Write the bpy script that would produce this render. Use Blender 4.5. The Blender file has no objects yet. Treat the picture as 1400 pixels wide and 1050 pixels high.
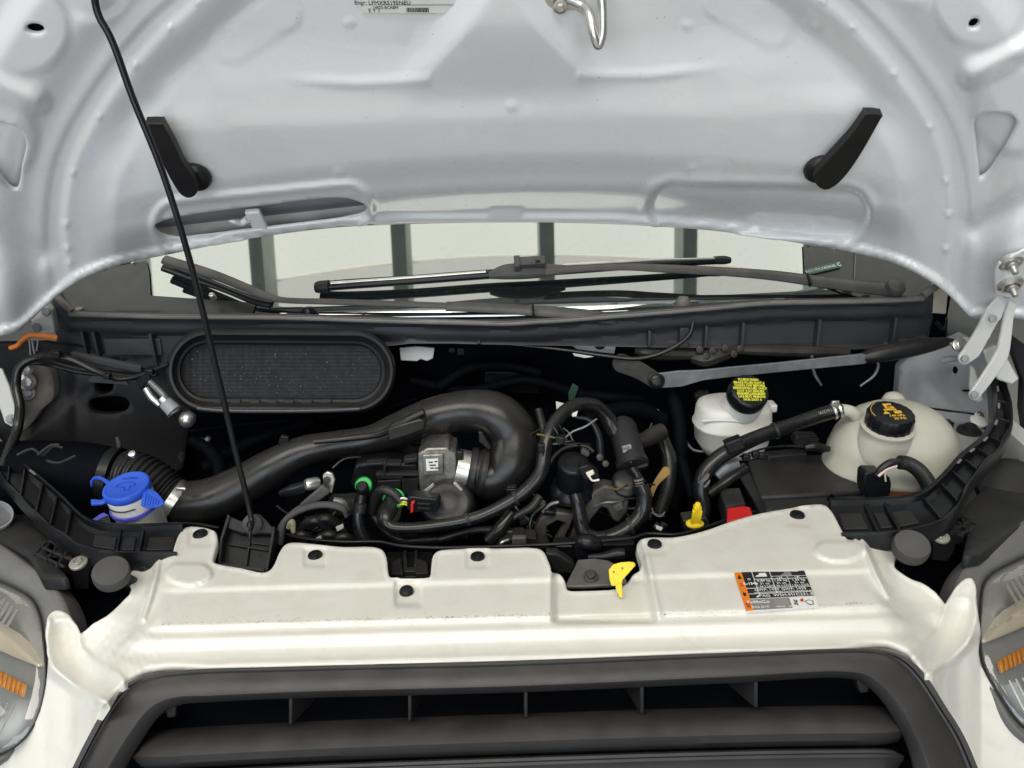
import bpy, bmesh, math, random
import numpy as np
from mathutils import Vector, Matrix
from mathutils.geometry import delaunay_2d_cdt
random.seed(7); RNG = np.random.default_rng(7)
sc = bpy.context.scene
COL = sc.collection
R_ = math.radians

# ---------------------------------------------------------------- camera
F = 1050.0                                   # focal length in photo pixels (1400 wide)
PITCH, ROLL = R_(20), R_(1.6)
CAM = np.array([0.006, 0.0, 1.70])
_fw = np.array([0, math.cos(PITCH), -math.sin(PITCH)])
_up0 = np.array([0, math.sin(PITCH), math.cos(PITCH)])
_rt0 = np.array([1.0, 0, 0])
RT = _rt0 * math.cos(ROLL) - _up0 * math.sin(ROLL)
UP = _up0 * math.cos(ROLL) + _rt0 * math.sin(ROLL)
FW = _fw
cd = bpy.data.cameras.new('camera'); cam = bpy.data.objects.new('camera', cd); COL.objects.link(cam)
cd.sensor_width = 36; cd.lens = 36 * F / 1400; cd.clip_start = 0.02; cd.clip_end = 200
cam.matrix_world = Matrix(((RT[0], UP[0], -FW[0], CAM[0]), (RT[1], UP[1], -FW[1], CAM[1]),
                           (RT[2], UP[2], -FW[2], CAM[2]), (0, 0, 0, 1)))
sc.camera = cam

# ---------------------------------------------------------------- light
wd = bpy.data.worlds.new('World'); sc.world = wd; wd.use_nodes = True
bg = wd.node_tree.nodes['Background']
bg.inputs[0].default_value = (0.68, 0.84, 1.0, 1); bg.inputs[1].default_value = 0.06
def area(name, loc, target, sx, sy, power, col):
    l = bpy.data.lights.new(name, 'AREA'); l.shape = 'RECTANGLE'; l.size = sx; l.size_y = sy
    l.energy = power; l.color = col
    o = bpy.data.objects.new(name, l); COL.objects.link(o); o.location = loc
    d = Vector(target) - Vector(loc); o.rotation_euler = d.to_track_quat('-Z', 'Y').to_euler()
    return o
area('window_light', (-0.9, -4.2, 2.1), (0, 1.2, 1.3), 5.5, 2.6, 158, (0.88, 0.95, 1.0))
area('ceiling_light', (-0.6, -1.3, 4.2), (0, 1.0, 1.0), 4.0, 1.6, 128, (1.0, 0.95, 0.86))
area('side_window_light', (-5.2, -0.4, 3.6), (-0.3, 1.0, 1.2), 2.6, 1.7, 50, (0.90, 0.96, 1.0))
vs = sc.view_settings; vs.view_transform = 'Standard'; vs.look = 'None'; vs.gamma = 1; vs.exposure = 0.0
vs.use_curve_mapping = False

# ---------------------------------------------------------------- pixel -> place
def ray(x, y):
    return FW + RT * ((x - 700) / F) + UP * ((525 - y) / F)
def rays(x, y):
    x = np.asarray(x, float); y = np.asarray(y, float)
    return FW[None] + RT[None] * ((x - 700) / F)[:, None] + UP[None] * ((525 - y) / F)[:, None]
def PZ(x, y, z):
    d = ray(x, y); return CAM + d * (z - CAM[2]) / d[2]
def PY(x, y, Y):
    d = ray(x, y); return CAM + d * (Y - CAM[1]) / d[1]
def PP(x, y, p0, n):
    d = ray(x, y); return CAM + d * (np.dot(np.asarray(p0) - CAM, n) / np.dot(d, n))
def depth(p): return float(np.dot(np.asarray(p) - CAM, FW))
def m_px(p): return depth(p) / F             # metres that one pixel spans at p
def solve(g, x, y, k0=0.45, k1=3.2, n=90):
    d = rays(x, y); ks = np.linspace(k0, k1, n)
    v = np.array([g(CAM + d * k) for k in ks])            # n,N
    s = np.sign(v); ch = (s[1:] * s[:-1]) <= 0
    i = np.argmax(ch, 0); lo = ks[i]; hi = ks[i + 1]
    glo = np.take_along_axis(v, i[None], 0)[0]
    for _ in range(28):
        mid = (lo + hi) / 2; gm = g(CAM + d * mid[:, None]); same = np.sign(gm) == np.sign(glo)
        lo = np.where(same, mid, lo); hi = np.where(same, hi, mid)
    return CAM + d * ((lo + hi) / 2)[:, None]
def plane_map(p0, n):
    p0 = np.asarray(p0, float); n = np.asarray(n, float)
    def f(x, y):
        d = rays(x, y); return CAM + d * (np.dot(p0 - CAM, n) / (d @ n))[:, None]
    return f
def sstep(a, b, x):
    t = np.clip((x - a) / (b - a), 0, 1); return t * t * (3 - 2 * t)
def polyd(x, y, pts):                        # distance to a polyline
    best = np.full(len(x), 1e9)
    for (ax, ay), (bx, by) in zip(pts[:-1], pts[1:]):
        dx, dy = bx - ax, by - ay; L = dx * dx + dy * dy + 1e-9
        t = np.clip(((x - ax) * dx + (y - ay) * dy) / L, 0, 1)
        best = np.minimum(best, np.hypot(x - ax - t * dx, y - ay - t * dy))
    return best
def inpoly(x, y, pts):
    r = np.zeros(len(x), bool); n = len(pts)
    for i in range(n):
        ax, ay = pts[i]; bx, by = pts[(i + 1) % n]
        if ay == by: continue
        c = ((ay > y) != (by > y)) & (x < (bx - ax) * (y - ay) / (by - ay) + ax); r ^= c
    return r
def crom(pts, n=8, closed=False):            # Catmull-Rom through pts (any dimension)
    P = [np.asarray(p, float) for p in pts]; N = len(P); out = []
    for i in range(N if closed else N - 1):
        p1, p2 = P[i], P[(i + 1) % N]
        p0 = P[i - 1] if (closed or i > 0) else 2 * p1 - p2
        p3 = P[(i + 2) % N] if (closed or i + 2 < N) else 2 * p2 - p1
        t0 = 0; t1 = t0 + max(np.linalg.norm(p1 - p0), 1e-6) ** .5; t2 = t1 + max(np.linalg.norm(p2 - p1), 1e-6) ** .5
        t3 = t2 + max(np.linalg.norm(p3 - p2), 1e-6) ** .5
        for j in range(n):
            t = t1 + (t2 - t1) * j / n
            A1 = (t1 - t) / (t1 - t0) * p0 + (t - t0) / (t1 - t0) * p1
            A2 = (t2 - t) / (t2 - t1) * p1 + (t - t1) / (t2 - t1) * p2
            A3 = (t3 - t) / (t3 - t2) * p2 + (t - t2) / (t3 - t2) * p3
            B1 = (t2 - t) / (t2 - t0) * A1 + (t - t0) / (t2 - t0) * A2
            B2 = (t3 - t) / (t3 - t1) * A2 + (t - t1) / (t3 - t1) * A3
            out.append((t2 - t) / (t2 - t1) * B1 + (t - t1) / (t2 - t1) * B2)
    if not closed: out.append(P[-1])
    return out
def resample(pts, n):
    P = np.array([np.asarray(p, float) for p in pts]); s = np.r_[0, np.cumsum(np.linalg.norm(np.diff(P, axis=0), axis=1))]
    q = np.linspace(0, s[-1], n)
    return np.stack([np.interp(q, s, P[:, k]) for k in range(P.shape[1])], 1)
def unit(v): v = np.asarray(v, float); return v / (np.linalg.norm(v) + 1e-12)

# ---------------------------------------------------------------- materials
MATS = {}
def mat(name, col, rough=0.5, metal=0.0, var=0.12, vscale=9.0, bump=0.0, bscale=300.0, dust=0.0, dustcol=(0.33, 0.30, 0.26),
        coat=0.0, trans=0.0, ior=1.45, emit=None, estr=0.0, specks=0.0, sss=0.0, rvar=0.15, spec=0.5, stain=0.0):
    if name in MATS: return MATS[name]
    m = bpy.data.materials.new(name); m.use_nodes = True; nt = m.node_tree; N = nt.nodes; L = nt.links
    b = N['Principled BSDF']; co = N.new('ShaderNodeTexCoord')
    nz = N.new('ShaderNodeTexNoise'); nz.inputs['Scale'].default_value = vscale; nz.inputs['Detail'].default_value = 6
    L.new(co.outputs['Object'], nz.inputs['Vector'])
    cr = N.new('ShaderNodeValToRGB'); e = cr.color_ramp.elements
    e[0].position = 0.30; e[1].position = 0.70
    e[0].color = (*[c * (1 - var) for c in col], 1); e[1].color = (*[min(1, c * (1 + var)) for c in col], 1)
    L.new(nz.outputs['Fac'], cr.inputs['Fac']); cs = cr.outputs['Color']
    if dust > 0:                              # settled dust on upward faces, broken up by noise
        ge = N.new('ShaderNodeNewGeometry'); sp = N.new('ShaderNodeSeparateXYZ'); L.new(ge.outputs['Normal'], sp.inputs[0])
        mr = N.new('ShaderNodeMapRange'); mr.inputs[1].default_value = 0.2; mr.inputs[2].default_value = 1.0
        mr.inputs[3].default_value = 0.15; mr.inputs[4].default_value = 1.0; L.new(sp.outputs[2], mr.inputs[0])
        n2 = N.new('ShaderNodeTexNoise'); n2.inputs['Scale'].default_value = 22; n2.inputs['Detail'].default_value = 8
        L.new(co.outputs['Object'], n2.inputs['Vector'])
        m1 = N.new('ShaderNodeMath'); m1.operation = 'MULTIPLY'; L.new(mr.outputs[0], m1.inputs[0]); L.new(n2.outputs['Fac'], m1.inputs[1])
        m2 = N.new('ShaderNodeMath'); m2.operation = 'MULTIPLY'; m2.use_clamp = True; m2.inputs[1].default_value = dust * 2; L.new(m1.outputs[0], m2.inputs[0])
        mx = N.new('ShaderNodeMix'); mx.data_type = 'RGBA'; mx.inputs[7].default_value = (*dustcol, 1)
        L.new(m2.outputs[0], mx.inputs[0]); L.new(cs, mx.inputs[6]); cs = mx.outputs[2]
    if specks > 0:
        n3 = N.new('ShaderNodeTexNoise'); n3.inputs['Scale'].default_value = 260; n3.inputs['Detail'].default_value = 3
        L.new(co.outputs['Object'], n3.inputs['Vector'])
        r3 = N.new('ShaderNodeValToRGB'); r3.color_ramp.elements[0].position = 0.66; r3.color_ramp.elements[1].position = 0.74
        L.new(n3.outputs['Fac'], r3.inputs['Fac'])
        m3 = N.new('ShaderNodeMath'); m3.operation = 'MULTIPLY'; m3.inputs[1].default_value = specks; L.new(r3.outputs['Color'], m3.inputs[0])
        mx = N.new('ShaderNodeMix'); mx.data_type = 'RGBA'; mx.inputs[7].default_value = (*dustcol, 1)
        L.new(m3.outputs[0], mx.inputs[0]); L.new(cs, mx.inputs[6]); cs = mx.outputs[2]
    if stain > 0:                             # dried smears and water marks
        n5 = N.new('ShaderNodeTexNoise'); n5.inputs['Scale'].default_value = 14; n5.inputs['Detail'].default_value = 12; n5.inputs['Roughness'].default_value = 0.72; n5.inputs['Distortion'].default_value = 0.8
        L.new(co.outputs['Object'], n5.inputs['Vector'])
        r5 = N.new('ShaderNodeValToRGB'); r5.color_ramp.elements[0].position = 0.50; r5.color_ramp.elements[1].position = 0.72; L.new(n5.outputs['Fac'], r5.inputs['Fac'])
        m5 = N.new('ShaderNodeMath'); m5.operation = 'MULTIPLY'; m5.inputs[1].default_value = stain; L.new(r5.outputs['Color'], m5.inputs[0])
        mx = N.new('ShaderNodeMix'); mx.data_type = 'RGBA'; mx.inputs[7].default_value = (*[c * .55 for c in dustcol], 1)
        L.new(m5.outputs[0], mx.inputs[0]); L.new(cs, mx.inputs[6]); cs = mx.outputs[2]
    L.new(cs, b.inputs['Base Color'])
    rr = N.new('ShaderNodeMapRange'); rr.inputs[3].default_value = max(0.02, rough - rvar); rr.inputs[4].default_value = min(1, rough + rvar)
    n4 = N.new('ShaderNodeTexNoise'); n4.inputs['Scale'].default_value = vscale * 3; n4.inputs['Detail'].default_value = 5
    L.new(co.outputs['Object'], n4.inputs['Vector']); L.new(n4.outputs['Fac'], rr.inputs[0]); L.new(rr.outputs[0], b.inputs['Roughness'])
    b.inputs['Metallic'].default_value = metal; b.inputs['IOR'].default_value = ior
    b.inputs['Specular IOR Level'].default_value = spec
    if coat: b.inputs['Coat Weight'].default_value = coat; b.inputs['Coat Roughness'].default_value = 0.08
    if trans: b.inputs['Transmission Weight'].default_value = trans
    if sss: b.inputs['Subsurface Weight'].default_value = sss; b.inputs['Subsurface Radius'].default_value = (0.02, 0.02, 0.015); b.inputs['Subsurface Scale'].default_value = 0.5
    if emit: b.inputs['Emission Color'].default_value = (*emit, 1); b.inputs['Emission Strength'].default_value = estr
    if bump:
        bn = N.new('ShaderNodeTexNoise'); bn.inputs['Scale'].default_value = bscale; bn.inputs['Detail'].default_value = 4
        L.new(co.outputs['Object'], bn.inputs['Vector'])
        bu = N.new('ShaderNodeBump'); bu.inputs['Strength'].default_value = bump; bu.inputs['Distance'].default_value = 0.001
        L.new(bn.outputs['Fac'], bu.inputs['Height']); L.new(bu.outputs[0], b.inputs['Normal'])
    MATS[name] = m; return m
M_HOOD = mat('hood_white_primer', (0.79, 0.81, 0.83), 0.30, var=0.03, vscale=5, bump=0.04, bscale=140, spec=0.5, coat=1.0, stain=0.03)
M_WHITE = mat('white_body_plastic', (0.80, 0.788, 0.735), 0.36, var=0.03, vscale=7, bump=0.05, bscale=200, dust=0.16, dustcol=(0.56, 0.48, 0.36), specks=0.3, coat=0.4, stain=0.16)
M_BLK = mat('black_plastic', (0.0055, 0.006, 0.008), 0.32, var=0.3, vscale=20, bump=0.10, bscale=500, dust=0.03, dustcol=(.2,.19,.17), spec=0.4)
M_BLKD = mat('dusty_black_plastic', (0.016, 0.0165, 0.0185), 0.45, var=0.25, vscale=14, bump=0.2, bscale=600, dust=0.07, dustcol=(.22,.20,.18), spec=0.3)
M_GRY = mat('grey_textured_plastic', (0.055, 0.056, 0.058), 0.6, var=0.15, vscale=12, bump=0.3, bscale=900, dust=0.16)
M_COWL = mat('cowl_plastic', (0.032, 0.035, 0.044), 0.5, var=0.12, vscale=10, bump=0.2, bscale=700, dust=0.08)
M_TRIM = mat('weathered_trim', (0.16, 0.155, 0.15), 0.6, var=0.18, vscale=16, bump=0.25, bscale=500, dust=0.2)
M_GRILLE = mat('grille_plastic', (0.020, 0.020, 0.022), 0.42, var=0.15, vscale=8, bump=0.25, bscale=900, dust=0.22, dustcol=(0.16, 0.14, 0.125))
M_ARM = mat('wiper_arm_black', (0.055, 0.054, 0.053), 0.5, var=0.25, vscale=25, bump=0.3, bscale=500, dust=0.16)
M_RUB = mat('rubber', (0.045, 0.045, 0.048), 0.75, var=0.15, vscale=20, bump=0.2, bscale=400, dust=0.12)
M_RUBD = mat('dark_rubber', (0.008, 0.008, 0.009), 0.42, var=0.2, vscale=20, bump=0.15, bscale=300, dust=0.04)
M_HOSE = mat('hose_rubber', (0.0055, 0.006, 0.007), 0.26, var=0.3, vscale=25, bump=0.08, bscale=300, dust=0.09, stain=0.12, dustcol=(.16,.15,.13))
M_VOID = mat('bay_shade_black', (0.0016, 0.0023, 0.0045), 0.7, var=0.4, vscale=6, bump=0.2, bscale=60, spec=0.08)  # shade put into a near-black blue, for gaps and deep bay parts
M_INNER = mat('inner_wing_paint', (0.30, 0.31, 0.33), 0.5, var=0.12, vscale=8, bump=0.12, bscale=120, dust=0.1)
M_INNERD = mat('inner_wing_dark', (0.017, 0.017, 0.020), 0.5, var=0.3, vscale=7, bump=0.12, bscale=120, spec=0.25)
M_BODYW = mat('white_sheet_metal', (0.66, 0.66, 0.65), 0.42, var=0.05, vscale=8, dust=0.12)
M_STEEL = mat('zinc_steel', (0.62, 0.61, 0.58), 0.34, metal=0.9, var=0.12, vscale=30, bump=0.15, bscale=250)
M_ALU = mat('cast_aluminium', (0.30, 0.29, 0.27), 0.42, metal=0.8, var=0.35, vscale=60, bump=0.5, bscale=220)
M_DARKMET = mat('dark_cast_metal', (0.038, 0.036, 0.033), 0.5, metal=0.5, var=0.3, vscale=30, bump=0.5, bscale=160, dust=0.1)
M_BLUE = mat('blue_plastic', (0.03, 0.11, 0.66), 0.34, var=0.06, vscale=12, bump=0.06, dust=0.02)
M_YEL = mat('yellow_plastic', (0.86, 0.62, 0.02), 0.4, var=0.06, vscale=12, dust=0.04)
M_RED = mat('red_plastic', (0.62, 0.02, 0.02), 0.4, var=0.08, vscale=12)
M_GREEN = mat('green_plastic', (0.03, 0.48, 0.10), 0.4, var=0.08, vscale=12)
M_ORANGE = mat('orange_loom', (0.75, 0.22, 0.03), 0.5, var=0.12, vscale=12, dust=0.05)
M_TANK = mat('coolant_tank_plastic', (0.54, 0.53, 0.45), 0.33, var=0.05, vscale=8, bump=0.05, bscale=90, sss=0.35)
M_TANKW = mat('white_tank_plastic', (0.74, 0.74, 0.70), 0.34, var=0.05, vscale=10, bump=0.05, bscale=90, sss=0.3)
M_FLUID = mat('brown_coolant', (0.20, 0.075, 0.03), 0.3, var=0.12, vscale=12)
M_TAN = mat('dipstick_tan', (0.32, 0.20, 0.06), 0.5, var=0.2, vscale=40)
M_PAPERW = mat('label_white', (0.80, 0.80, 0.78), 0.5, var=0.02)
M_PAPERB = mat('label_black', (0.018, 0.018, 0.018), 0.45, var=0.1)
M_PAPERG = mat('label_grey', (0.24, 0.23, 0.22), 0.5, var=0.06)
M_PAPERO = mat('label_orange', (0.85, 0.22, 0.015), 0.45, var=0.03)
M_INK = mat('ink_black', (0.015, 0.015, 0.015), 0.6, var=0.0)
M_INKY = mat('ink_yellow', (0.62, 0.60, 0.05), 0.5, var=0.1, vscale=60)
M_INKG = mat('ink_gold', (0.75, 0.45, 0.06), 0.5, var=0.05)
M_DIRT = mat('grime', (0.36, 0.30, 0.21), 0.9, var=0.4, vscale=60)

# ---------------------------------------------------------------- mesh builders
def finish(name, me, m, parent, label, smooth=True, angle=None, bevel=0):
    o = bpy.data.objects.new(name, me); COL.objects.link(o)
    if m is not None and not me.materials: me.materials.append(m)
    if smooth:
        me.polygons.foreach_set('use_smooth', [True] * len(me.polygons))
        if angle: me.set_sharp_from_angle(angle=R_(angle))
    if parent is not None: o.parent = parent
    if label: o['label'] = label
    if bevel:
        md = o.modifiers.new('bevel', 'BEVEL'); md.width = bevel; md.segments = 2; md.limit_method = 'ANGLE'; md.angle_limit = R_(40)
    return o
def raw(name, V, Fc, m, parent, label=None, smooth=True, angle=35, bevel=0, recalc=True):
    me = bpy.data.meshes.new(name); me.from_pydata([tuple(map(float, v)) for v in V], [], [tuple(f) for f in Fc]); me.update()
    if recalc:
        b = bmesh.new(); b.from_mesh(me); bmesh.ops.recalc_face_normals(b, faces=b.faces); b.to_mesh(me); b.free()
    return finish(name, me, m, parent, label, smooth, angle, bevel)
class MB:                                     # collects shapes that belong to ONE part
    def __init__(s): s.V = []; s.F = []
    def add(s, V, Fc):
        n = len(s.V); s.V += [tuple(map(float, v)) for v in V]; s.F += [tuple(i + n for i in f) for f in Fc]; return s
    def build(s, name, m, parent, label=None, angle=35, bevel=0, smooth=True): return raw(name, s.V, s.F, m, parent, label, smooth, angle, bevel)
def tube_geo(pts, r, n=14, sub=8, corr=None, flat=1.0, flatdir=None, cap=True, smooth=True):
    P = [np.asarray(p, float) for p in pts]
    rr = [r] * len(P) if np.isscalar(r) else list(r)
    Q = [np.r_[p, q] for p, q in zip(P, rr)]
    S = crom(Q, sub) if smooth and len(Q) > 2 else [Q[0] + (Q[-1] - Q[0]) * i / sub for i in range(sub + 1)] if len(Q) == 2 else Q
    S = np.array(S); C = S[:, :3]; rad = np.maximum(S[:, 3], 1e-4)
    if corr:
        amp, per = corr; s = np.r_[0, np.cumsum(np.linalg.norm(np.diff(C, axis=0), axis=1))]
        k = int(s[-1] / per * 8) + 2; q = np.linspace(0, s[-1], k)
        C = np.stack([np.interp(q, s, C[:, i]) for i in range(3)], 1); rad = np.interp(q, s, rad) + amp * np.sin(q / per * 2 * math.pi)
    T = np.gradient(C, axis=0); T /= np.linalg.norm(T, axis=1)[:, None] + 1e-12
    u = unit(np.cross(T[0], flatdir if flatdir is not None else ([0, 0, 1] if abs(T[0][2]) < .9 else [1, 0, 0])))
    V = []; Fc = []
    for i in range(len(C)):
        u = unit(u - T[i] * np.dot(u, T[i])); w = np.cross(T[i], u)
        for j in range(n):
            a = 2 * math.pi * j / n; V.append(C[i] + rad[i] * (u * math.cos(a) + w * flat * math.sin(a)))
    for i in range(len(C) - 1):
        for j in range(n):
            Fc.append((i * n + j, i * n + (j + 1) % n, (i + 1) * n + (j + 1) % n, (i + 1) * n + j))
    if cap: Fc += [tuple(range(n))[::-1], tuple((len(C) - 1) * n + j for j in range(n))]
    return V, Fc
def tube(name, pts, r, m, parent, label=None, **k):
    V, Fc = tube_geo(pts, r, **k); return raw(name, V, Fc, m, parent, label, angle=50)
def ptube(name, pp, m, parent, label=None, **k):   # (px, py, Y, radius in px)
    P = [PY(a, b, Y) for a, b, Y, r in pp]; r = [q[3] * m_px(p) for q, p in zip(pp, P)]
    return tube(name, P, r, m, parent, label, **k)
def frame(ax, ref=(1, 0, 0)):
    ax = unit(ax); u = np.asarray(ref, float); u = unit(u - ax * np.dot(u, ax)); return u, np.cross(ax, u), ax
def lathe_geo(o, ax, prof, n=36, ref=(1, 0, 0), squash=1.0, wob=None):
    u, w, a = frame(ax, ref); o = np.asarray(o, float); V = []; Fc = []
    for r, h in prof:
        for j in range(n):
            t = 2 * math.pi * j / n; q = r * (wob(t, h) if wob else 1)
            V.append(o + a * h + u * q * math.cos(t) + w * q * squash * math.sin(t))
    for i in range(len(prof) - 1):
        for j in range(n): Fc.append((i * n + j, i * n + (j + 1) % n, (i + 1) * n + (j + 1) % n, (i + 1) * n + j))
    Fc += [tuple(range(n))[::-1], tuple((len(prof) - 1) * n + j for j in range(n))]
    return V, Fc
def lathe(name, o, ax, prof, m, parent, label=None, n=36, angle=40, **k):
    V, Fc = lathe_geo(o, ax, prof, n, **k); return raw(name, V, Fc, m, parent, label, angle=angle)
def box_geo(c, sx, sy, sz, X=(1, 0, 0), Z=(0, 0, 1)):
    X = unit(X); Z = np.asarray(Z, float); Z = unit(Z - X * np.dot(X, Z)); Y = np.cross(Z, X); c = np.asarray(c, float)
    V = [c + X * sx / 2 * a + Y * sy / 2 * b + Z * sz / 2 * d for d in (-1, 1) for b in (-1, 1) for a in (-1, 1)]
    return V, [(0, 1, 3, 2), (4, 6, 7, 5), (0, 4, 5, 1), (2, 3, 7, 6), (0, 2, 6, 4), (1, 5, 7, 3)]
def box(name, c, sx, sy, sz, m, parent, label=None, X=(1, 0, 0), Z=(0, 0, 1), bevel=0.002):
    V, Fc = box_geo(c, sx, sy, sz, X, Z); return raw(name, V, Fc, m, parent, label, bevel=min(bevel, .3 * min(sx, sy, sz)))
def prism_geo(P, d):                          # planar 3D outline pushed along vector d
    P = [np.asarray(p, float) for p in P]; n = len(P); d = np.asarray(d, float)
    return P + [p + d for p in P], [tuple(range(n))] + [tuple(range(n, 2 * n))[::-1]] + [(i, (i + 1) % n, n + (i + 1) % n, n + i) for i in range(n)]
def plate(name, px, Y, th, m, parent, label=None, bevel=0.0015, smooth=0, zmode=False, plane=None, d=None):
    if smooth: px = crom(px, smooth, closed=True)
    if plane: P = [PP(a, b, *plane) for a, b in px]; dv = d if d is not None else -unit(plane[1]) * th * np.sign(np.dot(plane[1], CAM - np.asarray(plane[0])))
    elif zmode: P = [PZ(a, b, Y) for a, b in px]; dv = (0, 0, -th)
    else: P = [PY(a, b, Y) for a, b in px]; dv = (0, th, 0)
    V, Fc = prism_geo(P, dv if d is None else d); return raw(name, V, Fc, m, parent, label, bevel=bevel)
def grid_geo(rows, closed=False):
    n = len(rows[0]); V = [p for r in rows for p in r]; Fc = []
    for i in range(len(rows) - 1):
        for j in range(n if closed else n - 1):
            Fc.append((i * n + j, i * n + (j + 1) % n, (i + 1) * n + (j + 1) % n, (i + 1) * n + j))
    return V, Fc
def sheet(name, outline, mapper, sp, m, parent, label=None, holes=(), extra=(), rim=None, rimr=0.002, domain=None, angle=None, crease=()):
    """A formed panel: outline and holes in photo pixels, mapped onto its surface by mapper; edges get a turned-down rim."""
    out = [tuple(map(float, p)) for p in outline]; hl = [[tuple(map(float, p)) for p in h] for h in holes]
    xs = [p[0] for p in out]; ys = [p[1] for p in out]
    gx, gy = np.meshgrid(np.arange(min(xs) + sp * .5, max(xs), sp), np.arange(min(ys) + sp * .5, max(ys), sp))
    gx = gx + (np.arange(gx.shape[0]) % 2)[:, None] * sp * .5; gx = gx.ravel(); gy = gy.ravel()
    loops = [out] + hl
    keep = inpoly(gx, gy, out)
    for l in loops: keep &= polyd(gx, gy, l + [l[0]]) > sp * .45
    for e in extra: keep &= polyd(gx, gy, [tuple(p) for p in e]) > sp * .45
    pts = []; edges = []
    for l in loops:
        n0 = len(pts)
        for i, a in enumerate(l):             # subdivide long edges
            b = l[(i + 1) % len(l)]; k = max(1, int(math.hypot(b[0] - a[0], b[1] - a[1]) / sp))
            pts += [(a[0] + (b[0] - a[0]) * t / k, a[1] + (b[1] - a[1]) * t / k) for t in range(k)]
        edges += [(n0 + i, n0 + (i + 1) % (len(pts) - n0)) for i in range(len(pts) - n0)]
    for e in extra:
        n0 = len(pts); pts += [tuple(map(float, p)) for p in e]; edges += [(n0 + i, n0 + i + 1) for i in range(len(e) - 1)]
    pts += list(zip(gx[keep].tolist(), gy[keep].tolist()))
    V2, _, F2, *_ = delaunay_2d_cdt([Vector(p) for p in pts], edges, [], 0, 1e-4)
    v = np.array([(p[0], p[1]) for p in V2]); f = np.array([t for t in F2 if len(t) == 3])
    c = v[f].mean(1); ok = inpoly(c[:, 0], c[:, 1], out)
    for h in hl: ok &= ~inpoly(c[:, 0], c[:, 1], h)
    f = f[ok]; used = np.unique(f); idx = np.full(len(v), -1); idx[used] = np.arange(len(used)); f = idx[f]; v = v[used]
    P = mapper(v[:, 0], v[:, 1])
    nrm = np.cross(P[f[:, 1]] - P[f[:, 0]], P[f[:, 2]] - P[f[:, 0]])
    if (nrm * (CAM - P[f[:, 0]])).sum() < 0: f = f[:, ::-1]; nrm = -nrm
    faces = [tuple(t) for t in f]
    if rim is not None:
        E = {}
        for fi, t in enumerate(f):
            for a, b in ((t[0], t[1]), (t[1], t[2]), (t[2], t[0])):
                k = (min(a, b), max(a, b)); E[k] = None if k in E else (a, b, fi)
        be = [e for e in E.values() if e]; acc = {}
        for a, b, fi in be:
            nn = unit(nrm[fi]); o = np.cross(unit(P[b] - P[a]), nn)
            for q in (a, b): acc.setdefault(q, [np.zeros(3), np.zeros(3)]); acc[q][0] += o; acc[q][1] += nn
        L = list(P); i1 = {}; i2 = {}; rim = np.asarray(rim, float)
        for q, (o, nn) in acc.items():
            o = unit(o); nn = unit(nn)
            i1[q] = len(L); L.append(P[q] + o * rimr - nn * rimr); i2[q] = len(L); L.append(P[q] + o * rimr + rim)
        for a, b, fi in be: faces += [(b, a, i1[a], i1[b]), (i1[b], i1[a], i2[a], i2[b])]
        P = np.array(L)
    me = bpy.data.meshes.new(name); me.from_pydata([tuple(p) for p in P.tolist()], [], faces); me.update()
    return finish(name, me, m, parent, label, True, angle)
def text(name, s, o, X, Yd, size, m, parent, th=0.0003, align='CENTER', label=None, bold=0.0):
    c = bpy.data.curves.new(name, 'FONT'); c.body = s; c.size = size; c.align_x = align; c.align_y = 'CENTER'; c.extrude = th / 2; c.offset = bold
    c.resolution_u = 2
    t = bpy.data.objects.new(name, c); COL.objects.link(t)
    X = unit(X); Yd = np.asarray(Yd, float); Yd = unit(Yd - X * np.dot(X, Yd)); Z = np.cross(X, Yd)
    me = bpy.data.meshes.new_from_object(t.evaluated_get(bpy.context.evaluated_depsgraph_get()))
    COL.objects.unlink(t); bpy.data.objects.remove(t)
    me.transform(Matrix(((X[0], Yd[0], Z[0], o[0]), (X[1], Yd[1], Z[1], o[1]), (X[2], Yd[2], Z[2], o[2]), (0, 0, 0, 1))))
    me.materials.clear()
    return finish(name, me, m, parent, label, smooth=False)
def bolt(name, o, ax, r, m, parent, washer=1.6, h=None, label=None):
    h = h or r * .8; u, w, a = frame(ax); o = np.asarray(o, float); mb = MB()
    mb.add(*lathe_geo(o, ax, [(r * washer, -0.001), (r * washer, r * .2), (r * washer * .9, r * .28)], 24))
    mb.add(*lathe_geo(o, ax, [(r, r * .2), (r, h), (r * .85, h * 1.12)], 6))
    return mb.build(name, m, parent, label)
def mirror(o, name=None, parent=None, label=None):
    c = o.copy(); c.data = o.data.copy(); COL.objects.link(c); c.data.transform(Matrix.Scale(-1, 4, (1, 0, 0))); c.data.flip_normals()
    if parent is not None: c.parent = parent
    if label: c['label'] = label
    return c
VAN = bpy.data.objects.new('van', None); COL.objects.link(VAN); VAN.location = (0, 0, 0)
VAN['label'] = 'white van front end with raised hood showing its engine bay'; VAN['category'] = 'van'
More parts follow.
